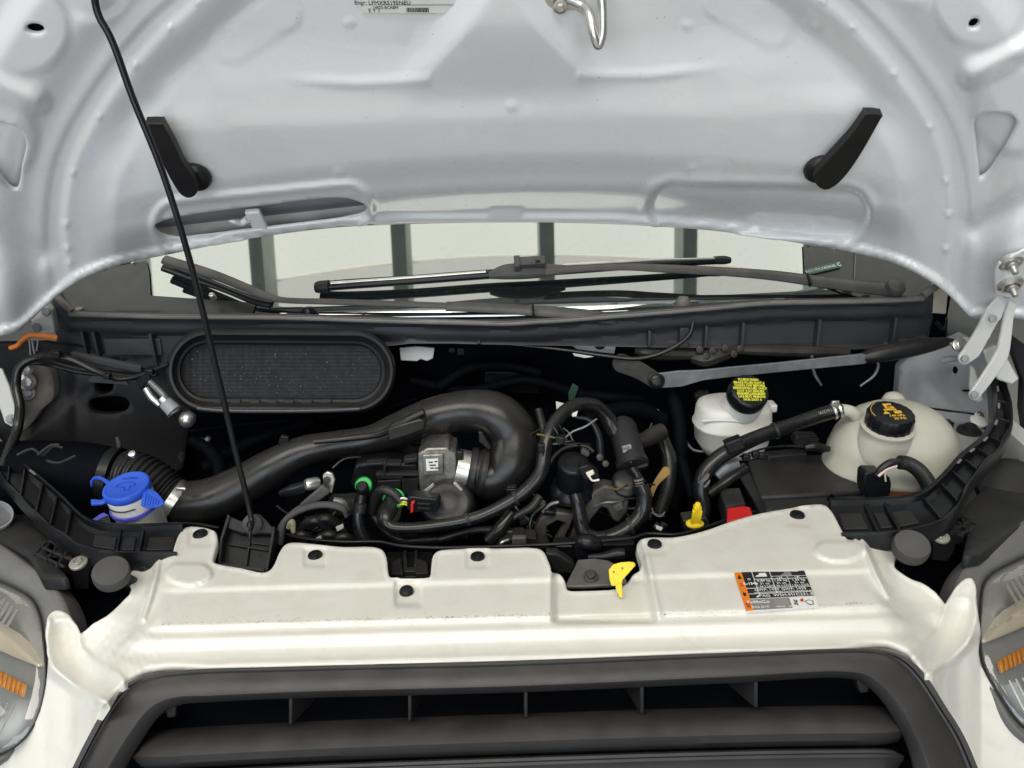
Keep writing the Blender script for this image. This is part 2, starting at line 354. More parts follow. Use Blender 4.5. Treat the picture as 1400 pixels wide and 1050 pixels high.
# ================================================================ setting
def structure(o): o['kind'] = 'structure'; return o
M_FLOOR = mat('concrete_floor', (0.42, 0.41, 0.39), 0.45, var=0.12, vscale=1.2, bump=0.1, bscale=60)
M_CEIL = mat('ceiling_white', (0.62, 0.60, 0.57), 0.8, var=0.03, vscale=2)
M_SKYL = mat('skylight_panel', (0.8, 0.8, 0.76), 0.5, var=0.0, emit=(1.0, 0.985, 0.90), estr=1.8)
M_BEAM = mat('beam_green_grey', (0.42, 0.47, 0.43), 0.6, var=0.1)
structure(raw('floor', [(-14, -12, 0), (14, -12, 0), (14, 14, 0), (-14, 14, 0)], [(0, 1, 2, 3)], M_FLOOR, None))
CZ = 4.6
structure(raw('ceiling', [(-9, -6, CZ + .25), (9, -6, CZ + .25), (9, 9, CZ + .25), (-9, 9, CZ + .25)], [(3, 2, 1, 0)], M_CEIL, None))
BEAMX = [-4.2, -3.05, -1.93, -0.81, 0.30, 1.39, 2.5, 3.7, 4.9]
for i, bx in enumerate(BEAMX):
    structure(raw('ceiling_beam', *box_geo((bx, 1.5, CZ + .1), 0.11, 14.5, 0.3), M_BEAM, None))
SKY_Y0, SKY_Y1 = 1.86, 3.8
M_SKYL2 = mat('frosted_panel', (0.8, 0.78, 0.75), 0.5, var=0.02, emit=(1.0, 0.955, 0.90), estr=1.2)
for i in range(len(BEAMX) - 1):
    a, b = BEAMX[i] + .06, BEAMX[i + 1] - .06
    structure(raw('skylight', *box_geo(((a + b) / 2, (SKY_Y0 + SKY_Y1) / 2, CZ + .21), b - a, SKY_Y1 - SKY_Y0, 0.04), M_SKYL, None))
    structure(raw('frosted_ceiling_panel', *box_geo(((a + b) / 2, 1.59, CZ + .21), b - a, .50, 0.04), M_SKYL2, None))

# ================================================================ hood
_c, _s = math.cos(ROLL), math.sin(ROLL)
def unroll(x, y):
    dx, dy = x - 700, y - 525; return 700 + dx * _c - dy * _s, 525 + dy * _c + dx * _s
HT = R_(50)
H0 = np.array([0, 1.45, PY(700, 305, 1.45)[2]])
HN = np.array([0, -math.sin(HT), -math.cos(HT)])       # out of the underside, towards viewer and bay
HE = np.array([0, -math.cos(HT), math.sin(HT)])        # towards the leading edge
def hood_base(x, y):
    return solve(lambda p: (p - H0) @ HN - 0.17 * p[..., 0] ** 2, x, y)
RING = [(590, 420), (602, 330), (604, 290), (588, 205), (535, 115), (470, 39), (425, 0), (360, -60), (270, -110), (120, -135), (0, -138)]
RINGF = crom([(700 - a, v) for a, v in RING], 6) + crom([(700 + a, v) for a, v in RING[::-1]], 6)
RINGF = [tuple(p) for p in RINGF]
RIDGE = crom([(115, 98), (200, 100), (300, 92), (380, 96), (455, 118), (520, 160)], 8)
def seg(x, y, a, b): return polyd(x, y, [a, b])
def hood_h(x, y):
    u, v = unroll(x, y); a = np.abs(u - 700)
    d = polyd(u, v, RINGF); ins = inpoly(u, v, RINGF + [(1290, 900), (110, 900)]); d = np.where(ins, d, -d)
    h = np.zeros(len(x))
    # adhesive bead channel and raised perimeter box section
    h += 0.011 * sstep(-46, -100, d) - 0.012 * sstep(-150, -200, d) * sstep(330, 250, v)
    h -= 0.0040 * np.exp(-((d + 16) / 13.0) ** 4)
    h -= 0.018 * sstep(2, 60, d)
    # raised lower field + centre trapezoid up to the latch
    hw = 44 + np.clip(v, -200, 98) * 0.75
    wid = 24 + 4 * np.clip((98 - v) / 40, 0, 2)
    trap = sstep(-wid, wid, hw - a)
    yr = np.interp(a, [0, 115, 200, 300, 380, 455, 520, 620], [98, 98, 100, 92, 96, 118, 160, 200])
    low = sstep(-30 - .10 * a, 10 + .10 * a, v - yr)
    mask = 1 - (1 - trap) * (1 - low)
    hump = sstep(-wid * 1.6, wid * 1.2, hw - a) * sstep(150, 20, v)
    h += 0.016 * hump
    fade = sstep(6, 70, d)
    h += (0.019 * mask + 0.0030 * np.exp(-((v - yr - 8) / 7.0) ** 2) * (a > 100) * sstep(330, 220, a)) * fade
    h += 0.008 * sstep(200, 60, v) * np.exp(-(a / 330.0) ** 4) * (1 - mask)
    # second soft band and the down-turned rear band
    h += 0.006 * sstep(120, 170, v) * fade
    arc = 246 + 52 * (a / 560.0) ** 2
    h -= 0.030 * sstep(0, 52, v - arc) * sstep(575, 480, a) * 1.0
    h -= 0.010 * sstep(-40, 4, v - arc) * sstep(575, 480, a)
    # flat turned lip along the rear edge
    le = np.interp(x, REAR_X, REAR_Y); h += 0.007 * sstep(13, 9, le - y)
    # pads embossed in the field
    for sx in (-1, 1):
        cx = 700 + sx * 400
        h += 0.002 * sstep(8, -8, seg(u, v, (700 + sx * 300, 10), (700 + sx * 370, 50)) - 26)
        h -= 0.005 * np.exp(-(((u - (700 + sx * 505)) / 26) ** 2 + ((v - 190) / 46) ** 2))
    # small round bosses
    for bx, by in ((700, 145), (463, 237), (943, 232), (940, 35), (1115, 36), (478, 30)):
        r = np.hypot(x - bx, (y - by) * 1.15); h += 0.0016 * sstep(10, 5, r)
    # vent slot rim on one side, blind pad on the other
    s1 = seg(x, y, (243, 308), (474, 285)); h += 0.007 * sstep(42, 34, s1) - 0.005 * sstep(31, 25, s1)
    s2 = seg(x, y, (920, 285), (1155, 291)); h -= 0.009 * sstep(36, 29, s2); h += 0.003 * np.exp(-((s2 - 40) / 6) ** 2)
    # sealed slit at the middle of the rear band
    s3 = seg(x, y, (672, 291), (712, 290)); h += 0.004 * sstep(5, 1, s3)
    # round stiffener dishes and ribs in the front corners
    for sx in (-1, 1):
        for cx, cy, r, q in ((655, 22, 62, .004), (560, -40, 50, -.004), (700, 170, 60, .004)):
            rr = np.hypot(u - (700 + sx * cx), v - cy); h += q * sstep(r + 9, r - 9, rr)
        h += 0.012 * sstep(16, -10, seg(u, v, (700 + sx * 640, 120), (700 + sx * 760, 65)) - 10)
        h += 0.018 * np.exp(-(((a - 690) / 42) ** 2 + ((v - 390) / 60) ** 2)) * (np.sign(u - 700) == sx)
        h -= 0.010 * np.exp(-((seg(u, v, (700 + sx * 640, 330), (700 + sx * 720, 290))) / 16) ** 2)
    # adhesive notches along the bead
    for k in range(26):
        p = RINGF[(2 + k * 5) % len(RINGF)]
        h += 0.003 * np.exp(-(((u - p[0]) / 4) ** 2 + ((v - p[1]) / 4) ** 2) ** 2)
    return h
REAR = [(-150, 560), (-60, 495), (0, 460), (24, 453), (60, 421), (100, 388), (150, 366), (240, 346), (330, 328), (450, 312), (540, 307), (700, 304),
        (850, 307), (1000, 318), (1090, 332), (1170, 346), (1230, 363), (1290, 397), (1318, 425), (1330, 435), (1400, 437), (1470, 470), (1540, 510)]
REARF = [tuple(p) for p in crom(REAR, 5)]
REAR_X = np.array([p[0] for p in REARF]); REAR_Y = np.array([p[1] for p in REARF])
def along_view(P, h, n):                     # move surface points by h along normal n, sliding on their own sight line
    d = P - CAM; d /= np.linalg.norm(d, axis=1)[:, None]
    return P + d * (h / (d @ np.asarray(n, float)))[:, None]
def hood_map(x, y): return along_view(hood_base(x, y), hood_h(x, y), HN)
LEAD = [(1640, 430), (1650, 250), (1600, 60), (1480, -110), (1250, -230), (980, -275), (700, -285), (420, -275), (150, -230), (-80, -110), (-200, 60), (-250, 250), (-240, 480)]
h_out = REARF + LEAD
h_slot = crom([(209, 312), (217, 304), (240, 297), (300, 288), (360, 281), (420, 273), (460, 270), (487, 274), (503, 283), (499, 293), (480, 299), (430, 306), (380, 312), (330, 318), (280, 325), (240, 327), (217, 322)], 2, True)
h_trl = crom([(-28, 168), (5, 168), (28, 176), (38, 196), (33, 225), (25, 259), (14, 260), (-10, 232), (-40, 200), (-42, 180)], 4, True)
h_trr = crom([(1331, 165), (1342, 156), (1362, 153), (1385, 157), (1393, 168), (1388, 185), (1370, 215), (1350, 241), (1339, 245), (1337, 225), (1333, 195)], 4, True)
def ell(cx, cy, rx, ry, an=0, n=26):
    c, s = math.cos(an), math.sin(an)
    return [(cx + rx * math.cos(t) * c - ry * math.sin(t) * s, cy + rx * math.cos(t) * s + ry * math.sin(t) * c) for t in np.linspace(0, 2 * math.pi, n, endpoint=False)]
h_rl = ell(47.5, 40, 15, 8.6, .1); h_rr = ell(1332, 33, 10, 8, -.5)
HOOD = sheet('hood', h_out, hood_map, 4.2, M_HOOD, VAN, 'raised hood with pale grey-white pressed underside propped open over the engine bay',
             holes=[h_slot, h_trl, h_trr, h_rl, h_rr], rim=-HN * 0.007, rimr=0.0018)
def skin_map(x, y): return along_view(hood_base(x, y), np.full(len(x), -.078), HN)
so = sheet('outer_skin', [(p[0], p[1] - 5) for p in REARF] + LEAD,
           skin_map, 22, M_BODYW, HOOD, 'smooth white outer skin of the hood', rim=(0, -.045, .007), rimr=0.001)
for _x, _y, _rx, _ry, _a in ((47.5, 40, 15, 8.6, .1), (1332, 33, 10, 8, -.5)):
    sheet('hole_shade_or_plug', ell(_x, _y, _rx * 1.35, _ry * 1.5, _a), lambda x, y: along_view(hood_map(x, y), np.full(len(x), -.009), HN), 4, M_VOID, HOOD, 'black sheet for the shade in a round hole of the hood')  # black sheets added behind the round holes, standing for cavity shade
mb = MB()
for i in range(46):
    x_, y_ = random.uniform(300, 1200), random.uniform(10, 250); p_ = hood_map(np.array([x_]), np.array([y_]))[0] + HN * .0008; s_ = random.uniform(.0003, .0009)
    mb.add([p_ + s_ * (np.array([1., 0, 0]) * math.cos(t_) + HE * math.sin(t_)) for t_ in np.linspace(0, 6.283, 6, endpoint=False)], [tuple(range(6))])
mb.build('dirt_specks', M_PAPERG, HOOD, smooth=False)['kind'] = 'stuff'
# reinforcement bridge inside the vent slot
def hp(x, y, off=0.0): return along_view(hood_map(np.array([float(x)]), np.array([float(y)])), np.array([off]), HN)[0]
box('slot_bridge', (hp(353, 288, -.012) + hp(349, 312, -.012)) / 2, 0.028, 0.05, 0.012, M_HOOD, HOOD, X=(1, 0, .05), Z=HN, bevel=.004)
tube('slot_hook', [hp(338, 300, -.008), hp(330, 305, -.004), hp(320, 303, -.002), hp(313, 302, -.004)], [.007, .006, .004, .0015], M_HOOD, HOOD)
# rubber hood bumpers / drain elbows
def elbow(dx, dy, strap_px, label):
    base = hp(dx, dy, .002); k = m_px(base)
    e = lathe('rubber_elbow', base, HN, [(19 * k, -.006), (22 * k, -.001), (22 * k, .006), (19 * k, .012), (12 * k, .014)], M_RUBD, HOOD, label, n=32)
    n = len(strap_px); P = crom(strap_px, 3, True)
    plate('rubber_strap', P, 0, .016, M_RUBD, e, plane=(hp(dx, dy, .030), HN), d=-HN * .016, bevel=.004)
elbow(267, 240, [(198, 169.5), (198, 169.5), (210, 169), (222, 169.5), (222, 169.5), (229, 182), (240, 203), (251, 226), (264, 243), (271, 256), (268, 266), (259, 271), (248, 267), (237, 252), (224, 228), (211, 202), (204, 187)], 'black rubber elbow on the hood beside the prop rod')
elbow(1121, 229, [(1184, 156.5), (1184, 156.5), (1196, 156.5), (1207, 158.5), (1207, 158.5), (1195, 180), (1180, 206), (1165, 229), (1154, 243), (1141, 255), (1128, 260), (1117, 254), (1113, 243), (1122, 231), (1138, 213), (1155, 195), (1168, 180)], 'black rubber elbow on the hood above the blind oval pad')
# slot sheet with shade in its colour, and shallow dishes behind the corner openings
sheet('slot_cavity', crom([(200, 315), (230, 290), (360, 272), (480, 264), (512, 284), (490, 300), (380, 316), (240, 331)], 3, True), lambda x, y: along_view(hood_base(x, y), -.040 - .055 * sstep(-26, 14, y - (297 - (x - 355) * .11)), HN), 5, mat('slot_shade_grey', (.36, .375, .42), .45), HOOD, 'blue-grey sheet coloured as the shade inside the vent slot')
for hh in (h_trl, h_trr):
    cx, cy = np.mean(np.array(hh), 0); sheet('corner_dish', [((p[0] - cx) * 1.25 + cx, (p[1] - cy) * 1.25 + cy) for p in hh], lambda x, y: along_view(hood_map(x, y), np.full(len(x), -.014), HN), 6, M_HOOD, HOOD, 'recessed dish behind a corner opening of the hood')
# striker
k = m_px(hp(760, 8))
STR = plate('striker_plate', [(742, -6), (752, -8), (792, -4), (803, 8), (798, 20), (788, 14), (748, 10)], 0, .004, M_STEEL, HOOD, 'zinc striker bracket bolted to the hood', plane=(hp(765, 5, .006), HN), d=-HN * .005)
tube('striker_loop', [hp(776, -2, .008), hp(796, 8, .014), hp(805, 18, .03), hp(812, 48, .055), hp(818, 62, .06), hp(823, 50, .055), hp(824, 22, .04), hp(822, -14, .02)], .0062, M_STEEL, STR, n=12)
bolt('bolt', hp(766, 9, .009), HN, .006, M_STEEL, STR, washer=1.7)
# sticker on the hood
so_ = hp(557, 4, .0035)
stx = unit(hp(620, 4) - hp(495, 4)); sty = unit(hp(557, -30) - hp(557, 10)); kk = m_px(so_)
plate_pts = [(493, -46), (623, -46), (622, 4), (609, 18), (495, 18)]
STK = plate('certificate_sticker', plate_pts, 0, .0006, M_PAPERW, HOOD, 'white printed sticker with barcode on the hood', plane=(hp(557, 4, .0045), HN), bevel=0, d=-HN * .0006)
spl = (hp(557, 4, .0049), HN)
def stp(x, y): return PP(x, y, *spl)
for s, x, y, z in (('Engr: LFMXRS195NEU', 523, 4, 6.6), ('14P75-BCABM', 527, 10.5, 4.6), ('E Y T', 512, 14.6, 6.0), ('Produced: 05/2020 GVM 3500 kg', 545, -3.5, 5.0), ('MOTOR VEHICLE', 540, -12, 7)):
    text('print', s, stp(x, y), stx, sty, z * kk * 1.25, M_INK, STK)
mb = MB(); x = 556.0
for i in range(17):
    w = random.choice((.7, 1.0, 1.5)); a, b = stp(x, 10.5), stp(x + w, 17)
    mb.add(*box_geo((stp(x + w / 2, 13.7)), w * kk, 6.5 * kk, .0004, X=stx, Z=HN)); x += w + random.choice((.5, .8))
mb.build('barcode', M_INK, STK, smooth=False)
mb = MB()
for y in (6.8,): mb.add(*box_geo(stp(558, y), 124 * kk, .5 * kk, .0004, X=stx, Z=HN))
mb.build('rule_line', M_INK, STK, smooth=False)
# ================================================================ white front panel (bumper cover top)
FL = [(-140, 896), (20, 902), (62, 918), (80, 932), (110, 952), (138, 968), (152, 966), (161, 953), (172, 939), (200, 924), (250, 916), (400, 911), (700, 904), (1000, 891), (1180, 885), (1212, 888), (1238, 898),
      (1254, 915), (1262, 927), (1274, 926), (1300, 908), (1325, 885), (1341, 868), (1560, 868)]
FLX = np.array([p[0] for p in FL], float); FLY = np.array([p[1] for p in FL], float)
def slam_z(p):
    x, y = np.abs(p[..., 0]), p[..., 1]
    z = 1.030 - 0.016 * sstep(.905, .81, y) - 0.055 * sstep(.50, .62, x) * sstep(1.0, .90, y)
    return z
def slam_base(x, y):
    ly = np.interp(x, FLX, FLY); yy = np.minimum(y, ly)
    P = solve(lambda p: p[..., 2] - slam_z(p), x, yy)
    below = y > ly
    if below.any():                            # steep front face hinged on that line
        n = np.array([0, -0.86, 0.51]); d = rays(x[below], y[below])
        P[below] = CAM + d * (((P[below] - CAM) @ n) / (d @ n))[:, None]
    return P
def slam_h(x, y):
    u, v = unroll(x, y); h = np.zeros(len(x)); side = sstep(205, 235, u) * sstep(1195, 1165, u)
    # rear band with clips a touch higher, soft step at v ~ 795 ; ledge step at the dirt line
    h += 0.005 * sstep(798, 791, v) * side
    dl = 846 + 0 * u
    cheek = sstep(185, 215, u) * sstep(1225, 1195, u)
    h += 0.007 * sstep(3, -2, v - dl) * cheek
    h += 0.004 * np.exp(-((v - 861) / 7.0) ** 2) * sstep(150, 210, u) * sstep(1250, 1190, u)
    h -= 0.007 * np.exp(-((v - 879) / 10.0) ** 2) * sstep(120, 190, u) * sstep(1280, 1210, u)
    # clip pocket in the middle
    inx = sstep(538, 543, x) * sstep(579, 574, x); h -= 0.007 * inx * sstep(790, 796, y) * sstep(832, 824, y)
    for cx, cy in ((431, 762), (653, 764)):
        h -= 0.003 * sstep(14, 12, np.maximum(np.abs(x - cx) * .85, np.abs(y - cy)))
    for cx, cy in ((895, 745), (1091, 706), (274, 733)):
        h -= 0.0022 * sstep(14, 12, np.maximum(np.abs(x - cx) * .8, np.abs(y - cy)))
    # latch well
    w = sstep(752, 762, x) * sstep(892, 880, x + (y - 800) * -.18); h -= 0.020 * w * sstep(852, 846, y)
    h += 0.004 * np.exp(-((np.minimum(np.abs(x - 752), np.abs(x - 893 - (y - 800) * .2))) / 4) ** 2) * (y < 846) * (y > 760) * (x > 700) * (x < 950)
    # moulded lens shaped bosses and guide ribs
    h += 0.006 * sstep(1, .75, ((x - 258) / 34) ** 2 + ((y - 784) / 17) ** 2) * (y > 770)
    h += 0.006 * sstep(1, .75, ((x - 1148) / 36) ** 2 + ((y - 752) / 17) ** 2) * (y > 740)
    r1 = polyd(x, y, [(216, 758), (212, 790), (203, 822), (195, 846)]); h += 0.010 * sstep(6, 1.5, r1)
    r2 = polyd(x, y, [(1179, 726), (1184, 752), (1198, 786), (1216, 816)]); h += 0.010 * sstep(6, 1.5, r2)
    # outer tabs sit lower
    h -= 0.010 * sstep(-4, 4, 209 - (y - 790) * .35 - x) * sstep(235, 215, x) * sstep(850, 820, y)
    h -= 0.010 * sstep(-4, 4, x - (1186 + (y - 750) * .45)) * sstep(845, 815, y)
    # corner seats: groove between two ridges where the wing meets the panel
    for G, sgn in (([(84, 868), (92, 898), (116, 922), (150, 941)], -1), ([(1314, 838), (1302, 872), (1282, 898), (1262, 915)], 1)):
        g = polyd(x, y, G); h -= 0.012 * np.exp(-(g / 13) ** 2); h += 0.005 * np.exp(-((g - 21) / 5) ** 2)
    for G in ([(67, 850), (66, 895), (74, 915), (105, 940), (148, 960)], [(1332, 812), (1333, 850), (1322, 880), (1298, 903), (1268, 922)]):
        g = polyd(x, y, G); h += 0.006 * np.exp(-(g / 4.5) ** 2)
    # rumpled moulding on the left cheek, fine lip on the face
    h += 0.0012 * (np.sin(u * .31) * np.sin(v * .37 + u * .1) + np.sin(u * .63 + v * .5) * np.sin(v * .71)) * np.exp(-(((u - 165) / 45) ** 2 + ((v - 870) / 28) ** 2))
    h += 0.003 * np.exp(-((v - 897) / 3.5) ** 2) * sstep(210, 250, u) * sstep(1190, 1150, u)
    h += 0.0022 * sstep(5.5, 1.5, polyd(x, y, S_REAR))
    h -= 0.022 * sstep(-14, 8, y - np.interp(x, FLX, FLY)) * sstep(420, 500, np.abs(u - 700))
    return h
def slam_map(x, y): return along_view(slam_base(x, y), slam_h(x, y), (0, -.25, .97))
S_OUT = [(64, 850), (67, 841), (75, 835), (85, 836), (95, 842), (103, 856), (110, 867), (118, 862), (127, 854), (145, 843), (158, 832), (170, 820), (178, 812), (181, 804), (177, 795), (180, 784), (186, 775), (192, 772),
         (207, 769), (212, 760), (217, 756), (222, 760), (228, 762), (236, 759), (240, 745), (246, 730), (253, 722), (262, 720), (285, 723), (294, 728), (296, 740), (292, 755), (290, 768), (300, 772), (330, 777),
         (358, 783), (369, 780), (377, 770), (383, 755), (390, 745), (400, 742), (430, 744), (470, 748), (510, 748), (522, 752), (527, 762), (529, 780), (532, 789), (588, 789), (591, 775), (593, 760), (598, 754),
         (620, 751), (680, 750), (735, 750), (743, 755), (749, 770), (755, 783), (765, 785), (771, 795), (775, 807), (800, 808), (845, 805), (860, 796), (868, 785), (875, 780), (876, 770), (872, 755), (871, 745), (876, 738),
         (890, 735), (920, 735), (960, 727), (1000, 713), (1040, 702), (1080, 695), (1110, 690), (1128, 691), (1137, 700), (1145, 715), (1153, 730), (1158, 737), (1169, 737), (1171, 727), (1177, 723), (1185, 725),
         (1187, 735), (1190, 742), (1205, 738), (1212, 742), (1222, 752), (1224, 758), (1222, 772), (1225, 778), (1245, 792), (1265, 800), (1280, 812), (1292, 826), (1300, 815), (1310, 802), (1320, 793), (1328, 791),
         (1333, 800), (1336, 830), (1341, 866), (1338, 890), (1342, 912), (1360, 945), (1385, 985), (1412, 1012), (1470, 1050), (1470, 1130), (1362, 1130),
         (1340, 1058), (1317, 1002), (1292, 961), (1267, 920), (1240, 896), (1212, 886), (1180, 885), (1000, 892), (700, 904), (400, 911), (250, 915), (199, 921), (168, 933), (145, 960), (120, 1007), (95, 1058), (60, 1130),
         (-60, 1130), (-60, 1065), (0, 1035), (30, 1012), (50, 985), (61, 948), (65, 915), (66, 892), (62, 870)]
S_REAR = S_OUT[:S_OUT.index((1333, 800))]
S_OUT = [tuple(p) for p in crom(S_OUT, 3, True)]
SLAM = sheet('front_panel', S_OUT, slam_map, 3.0, M_WHITE, VAN, 'dusty cream-white plastic panel across the front above the grille', rim=(0, 0.002, -0.012), rimr=0.0016)
def sp_(x, y, off=0.0): return slam_map(np.array([float(x)]), np.array([float(y)]))[0] + np.array([0, -.2, .98]) * off
def clip(x, y, r=10, label=None, dome=False):
    o = sp_(x, y, .0005); k = m_px(o); mb = MB(); r = r * k
    pr = [(r, -.002), (r, .0015), (r * .93, .0032), (r * .80, .0036), (r * .74, .0018), (r * .55, .0018), (r * .5, .003), (r * .3, .0036)] if not dome else [(r, -.002), (r, .003), (r * .85, .006), (r * .45, .0085), (r * .2, .009)]
    mb.add(*lathe_geo(o, (0, -.12, .99), pr, 26))
    if not dome: mb.add(*box_geo(o + np.array([0, 0, .004]), r * .9, r * .18, .002, X=(1, .1, 0)))
    return mb.build('push_clip', M_BLK, SLAM, None, angle=30)
for x, y in ((274, 731), (431, 760), (653, 762), (895, 745), (1090, 705)): clip(x, y, 10)
clip(556, 810, 10, dome=True)
for x, y in ((199, 775), (1202, 743)): clip(x, y, 10.5, dome=True)
# grime collected along the ledge: thin broken smears of dirt
mb = MB()
for a, b, y0 in ((222, 330, 853), (330, 520, 851), (540, 758, 846), (890, 1010, 841), (1040, 1195, 829)):
    for i in range(int((b - a) * .9)):
        x = random.uniform(a, b); t = (x - a) / (b - a); y = y0 - (x - a) * .026 + random.gauss(0, .9) + (random.gauss(0, 4) if random.random() < .25 else 0)
        if random.random() > .75 and y0 > 852: y += random.uniform(-3, 3)
        p = sp_(x, y, .0006); s = random.uniform(.0001, .0005); l = s * random.uniform(1, 4)
        q = [p + np.array([l * math.cos(t_), s * math.sin(t_), 0]) for t_ in np.linspace(0, 6.283, 6, endpoint=False)]
        mb.add(q, [tuple(range(6))])
for i in range(260):
    x = random.uniform(190, 1220); y = random.uniform(770, 895); 
    if 735 < x < 900: continue
    p = sp_(x, y, .0006); s = random.uniform(.0002, .0006)
    mb.add([p + np.array([s * math.cos(t_), s * math.sin(t_), 0]) for t_ in np.linspace(0, 6.283, 5, endpoint=False)], [tuple(range(5))])
go = mb.build('grime_specks', M_DIRT, SLAM, 'dark road grime specks along the ledge of the front panel', smooth=False); go['kind'] = 'stuff'

# ---------------------------------------------------------------- warning label
LC = {'a': (1003.5, 782), 'b': (1100, 780), 'c': (1120, 829), 'd': (1020, 835)}
lp0 = sp_(1060, 806, .0022); LN = unit(np.cross(sp_(1095, 790) - sp_(1020, 790), sp_(1060, 785) - sp_(1060, 825)))
if LN[2] < 0: LN = -LN
def lab(s, t, off=.0):                        # 0..1 across, 0..1 down the label
    a, b, c, d = (np.array(LC[q], float) for q in 'abcd')
    p = a * (1 - s) * (1 - t) + b * s * (1 - t) + c * s * t + d * (1 - s) * t
    return PP(p[0], p[1], lp0 + LN * off, LN)
lx = unit(lab(1, .5) - lab(0, .5)); ly_ = unit(lab(.5, 0) - lab(.5, 1)); lw = np.linalg.norm(lab(1, .5) - lab(0, .5)); lh = np.linalg.norm(lab(.5, 0) - lab(.5, 1))
def lquad(name, s0, s1, t0, t1, off, m, parent):
    P = [lab(s0, t0, off), lab(s1, t0, off), lab(s1, t1, off), lab(s0, t1, off)]
    V, Fc = prism_geo(P, -LN * .0006); return raw(name, V, Fc, m, parent, smooth=False)
LABEL = lquad('warning_label', 0, 1, 0, 1.04, .0, M_PAPERW, SLAM); LABEL['label'] = 'black and orange refrigerant warning label on the front panel'
lquad('orange_strip', 0, .105, 0, 1, .0005, M_PAPERO, LABEL)
lquad('black_field', .105, .995, 0, .70, .0005, M_PAPERB, LABEL)
lquad('grey_field', .105, .64, .71, .99, .0005, M_PAPERG, LABEL)
lquad('grey_block', .43, .62, .73, .90, .0008, mat('label_grey2', (.30, .27, .25), .5), LABEL)
mb = MB()
for s0, s1, t0, t1 in ((.105, .995, .425, .44), (.105, .995, .57, .585), (.245, .255, 0, .57), (.495, .505, 0, .57), (.72, .728, .14, .43), (.255, .995, .195, .21), (.505, .995, .13, .14), (.105, .995, .70, .715)):
    P = [lab(s0, t0, .0009), lab(s1, t0, .0009), lab(s1, t1, .0009), lab(s0, t1, .0009)]; mb.add(P, [(0, 1, 2, 3)])
mb.build('rule_line', M_PAPERW, LABEL, smooth=False)
def lt(s, a, b, sz, m=M_PAPERW, bold=.0): text('print', s, lab(a, b, .0011), lx, ly_, sz * lh, m, LABEL, bold=bold)
lt('R-134a', .178, .31, .085, bold=.0002); lt('O', .178, .2, .07)
for a in (.375, .61, .86):
    lt('0.88 kg' if a < .4 else '1.05 kg' if a < .7 else '1.65 kg', a, .245, .075); lt('31 oz', a, .32, .07); lt('1.26 t CO2', a, .39, .06)
lt('1.50', .61, .17, .055); lt('1.87', .86, .17, .055)
lt('GWP: 1430', .375, .485, .085); lt('contains fluorinated gases', .375, .545, .042); lt('GWP: 1430', .75, .485, .085); lt('contains fluorinated greenhouse gases', .75, .545, .042)
lt('PAG  WSH-M1C231-B', .62, .64, .095)
lt('FoMoCo', .205, .79, .10, bold=.0001); lt('BA6 J610', .21, .92, .075)
lt('19D645 - AB', .525, .945, .05)
mb = MB()                                      # pictograms: two vans, oil can
def lpoly(mb, pts, off=.0011): mb.add([lab(a, b, off) for a, b in pts], [tuple(range(len(pts)))])
lpoly(mb, [(.28, .13), (.30, .10), (.335, .085), (.345, .04), (.44, .04), (.445, .13), (.435, .14), (.29, .14)])
lpoly(mb, [(.20, .655), (.235, .62), (.25, .635), (.225, .675), (.205, .675)])
mb.build('van_pictogram', M_PAPERW, LABEL, smooth=False)
mb = MB(); lpoly(mb, [(.64, .11), (.66, .085), (.69, .07), (.70, .035), (.79, .03), (.80, .11), (.79, .125), (.65, .125)])
mb.build('van_pictogram', M_PAPERG, LABEL, smooth=False)
mb = MB()
for cx, cy in ((.053, .12),): lpoly(mb, [(cx - .03, cy + .06), (cx, cy - .06), (cx + .03, cy + .06)])
lpoly(mb, [(.03, .56), (.045, .50), (.05, .55), (.07, .53), (.075, .58), (.06, .62), (.035, .62)])
for k in range(4):
    a = k * math.pi / 2 + .6; cx, cy = .71, .85
    lpoly(mb, [(cx, cy), (cx + .03 * math.cos(a), cy + .085 * math.sin(a)), (cx + .034 * math.cos(a + .55), cy + .095 * math.sin(a + .55)), (cx + .016 * math.cos(a + .9), cy + .045 * math.sin(a + .9))])
lpoly(mb, [(.83, .83), (.90, .80), (.95, .84), (.94, .93), (.88, .94)], .0010)
for t in (.84, .88, .92): lpoly(mb, [(.028, t - .03), (.08, t - .03), (.08, t - .02), (.028, t - .02)])
mb.build('hazard_pictogram', M_INK, LABEL, smooth=False)['kind'] = 'stuff'
mb = MB(); lpoly(mb, [(.845, .84), (.90, .815), (.935, .85), (.93, .92), (.885, .925)], .0014); mb.build('vehicle_pictogram', M_PAPERW, LABEL, smooth=False)
mb = MB(); lpoly(mb, [(.775, .80), (.79, .76), (.80, .79), (.815, .74), (.83, .80), (.81, .84), (.785, .84)]); mb.build('red_pictogram', M_RED, LABEL, smooth=False)
mb = MB(); lpoly(mb, [(.026, .29), (.08, .29), (.08, .37), (.026, .37)]); lpoly(mb, [(.026, .80), (.082, .80), (.082, .93), (.026, .93)], .0008)
mb.build('book_pictogram', mat('label_dark_orange', (.62, .13, .02), .5), LABEL, smooth=False)

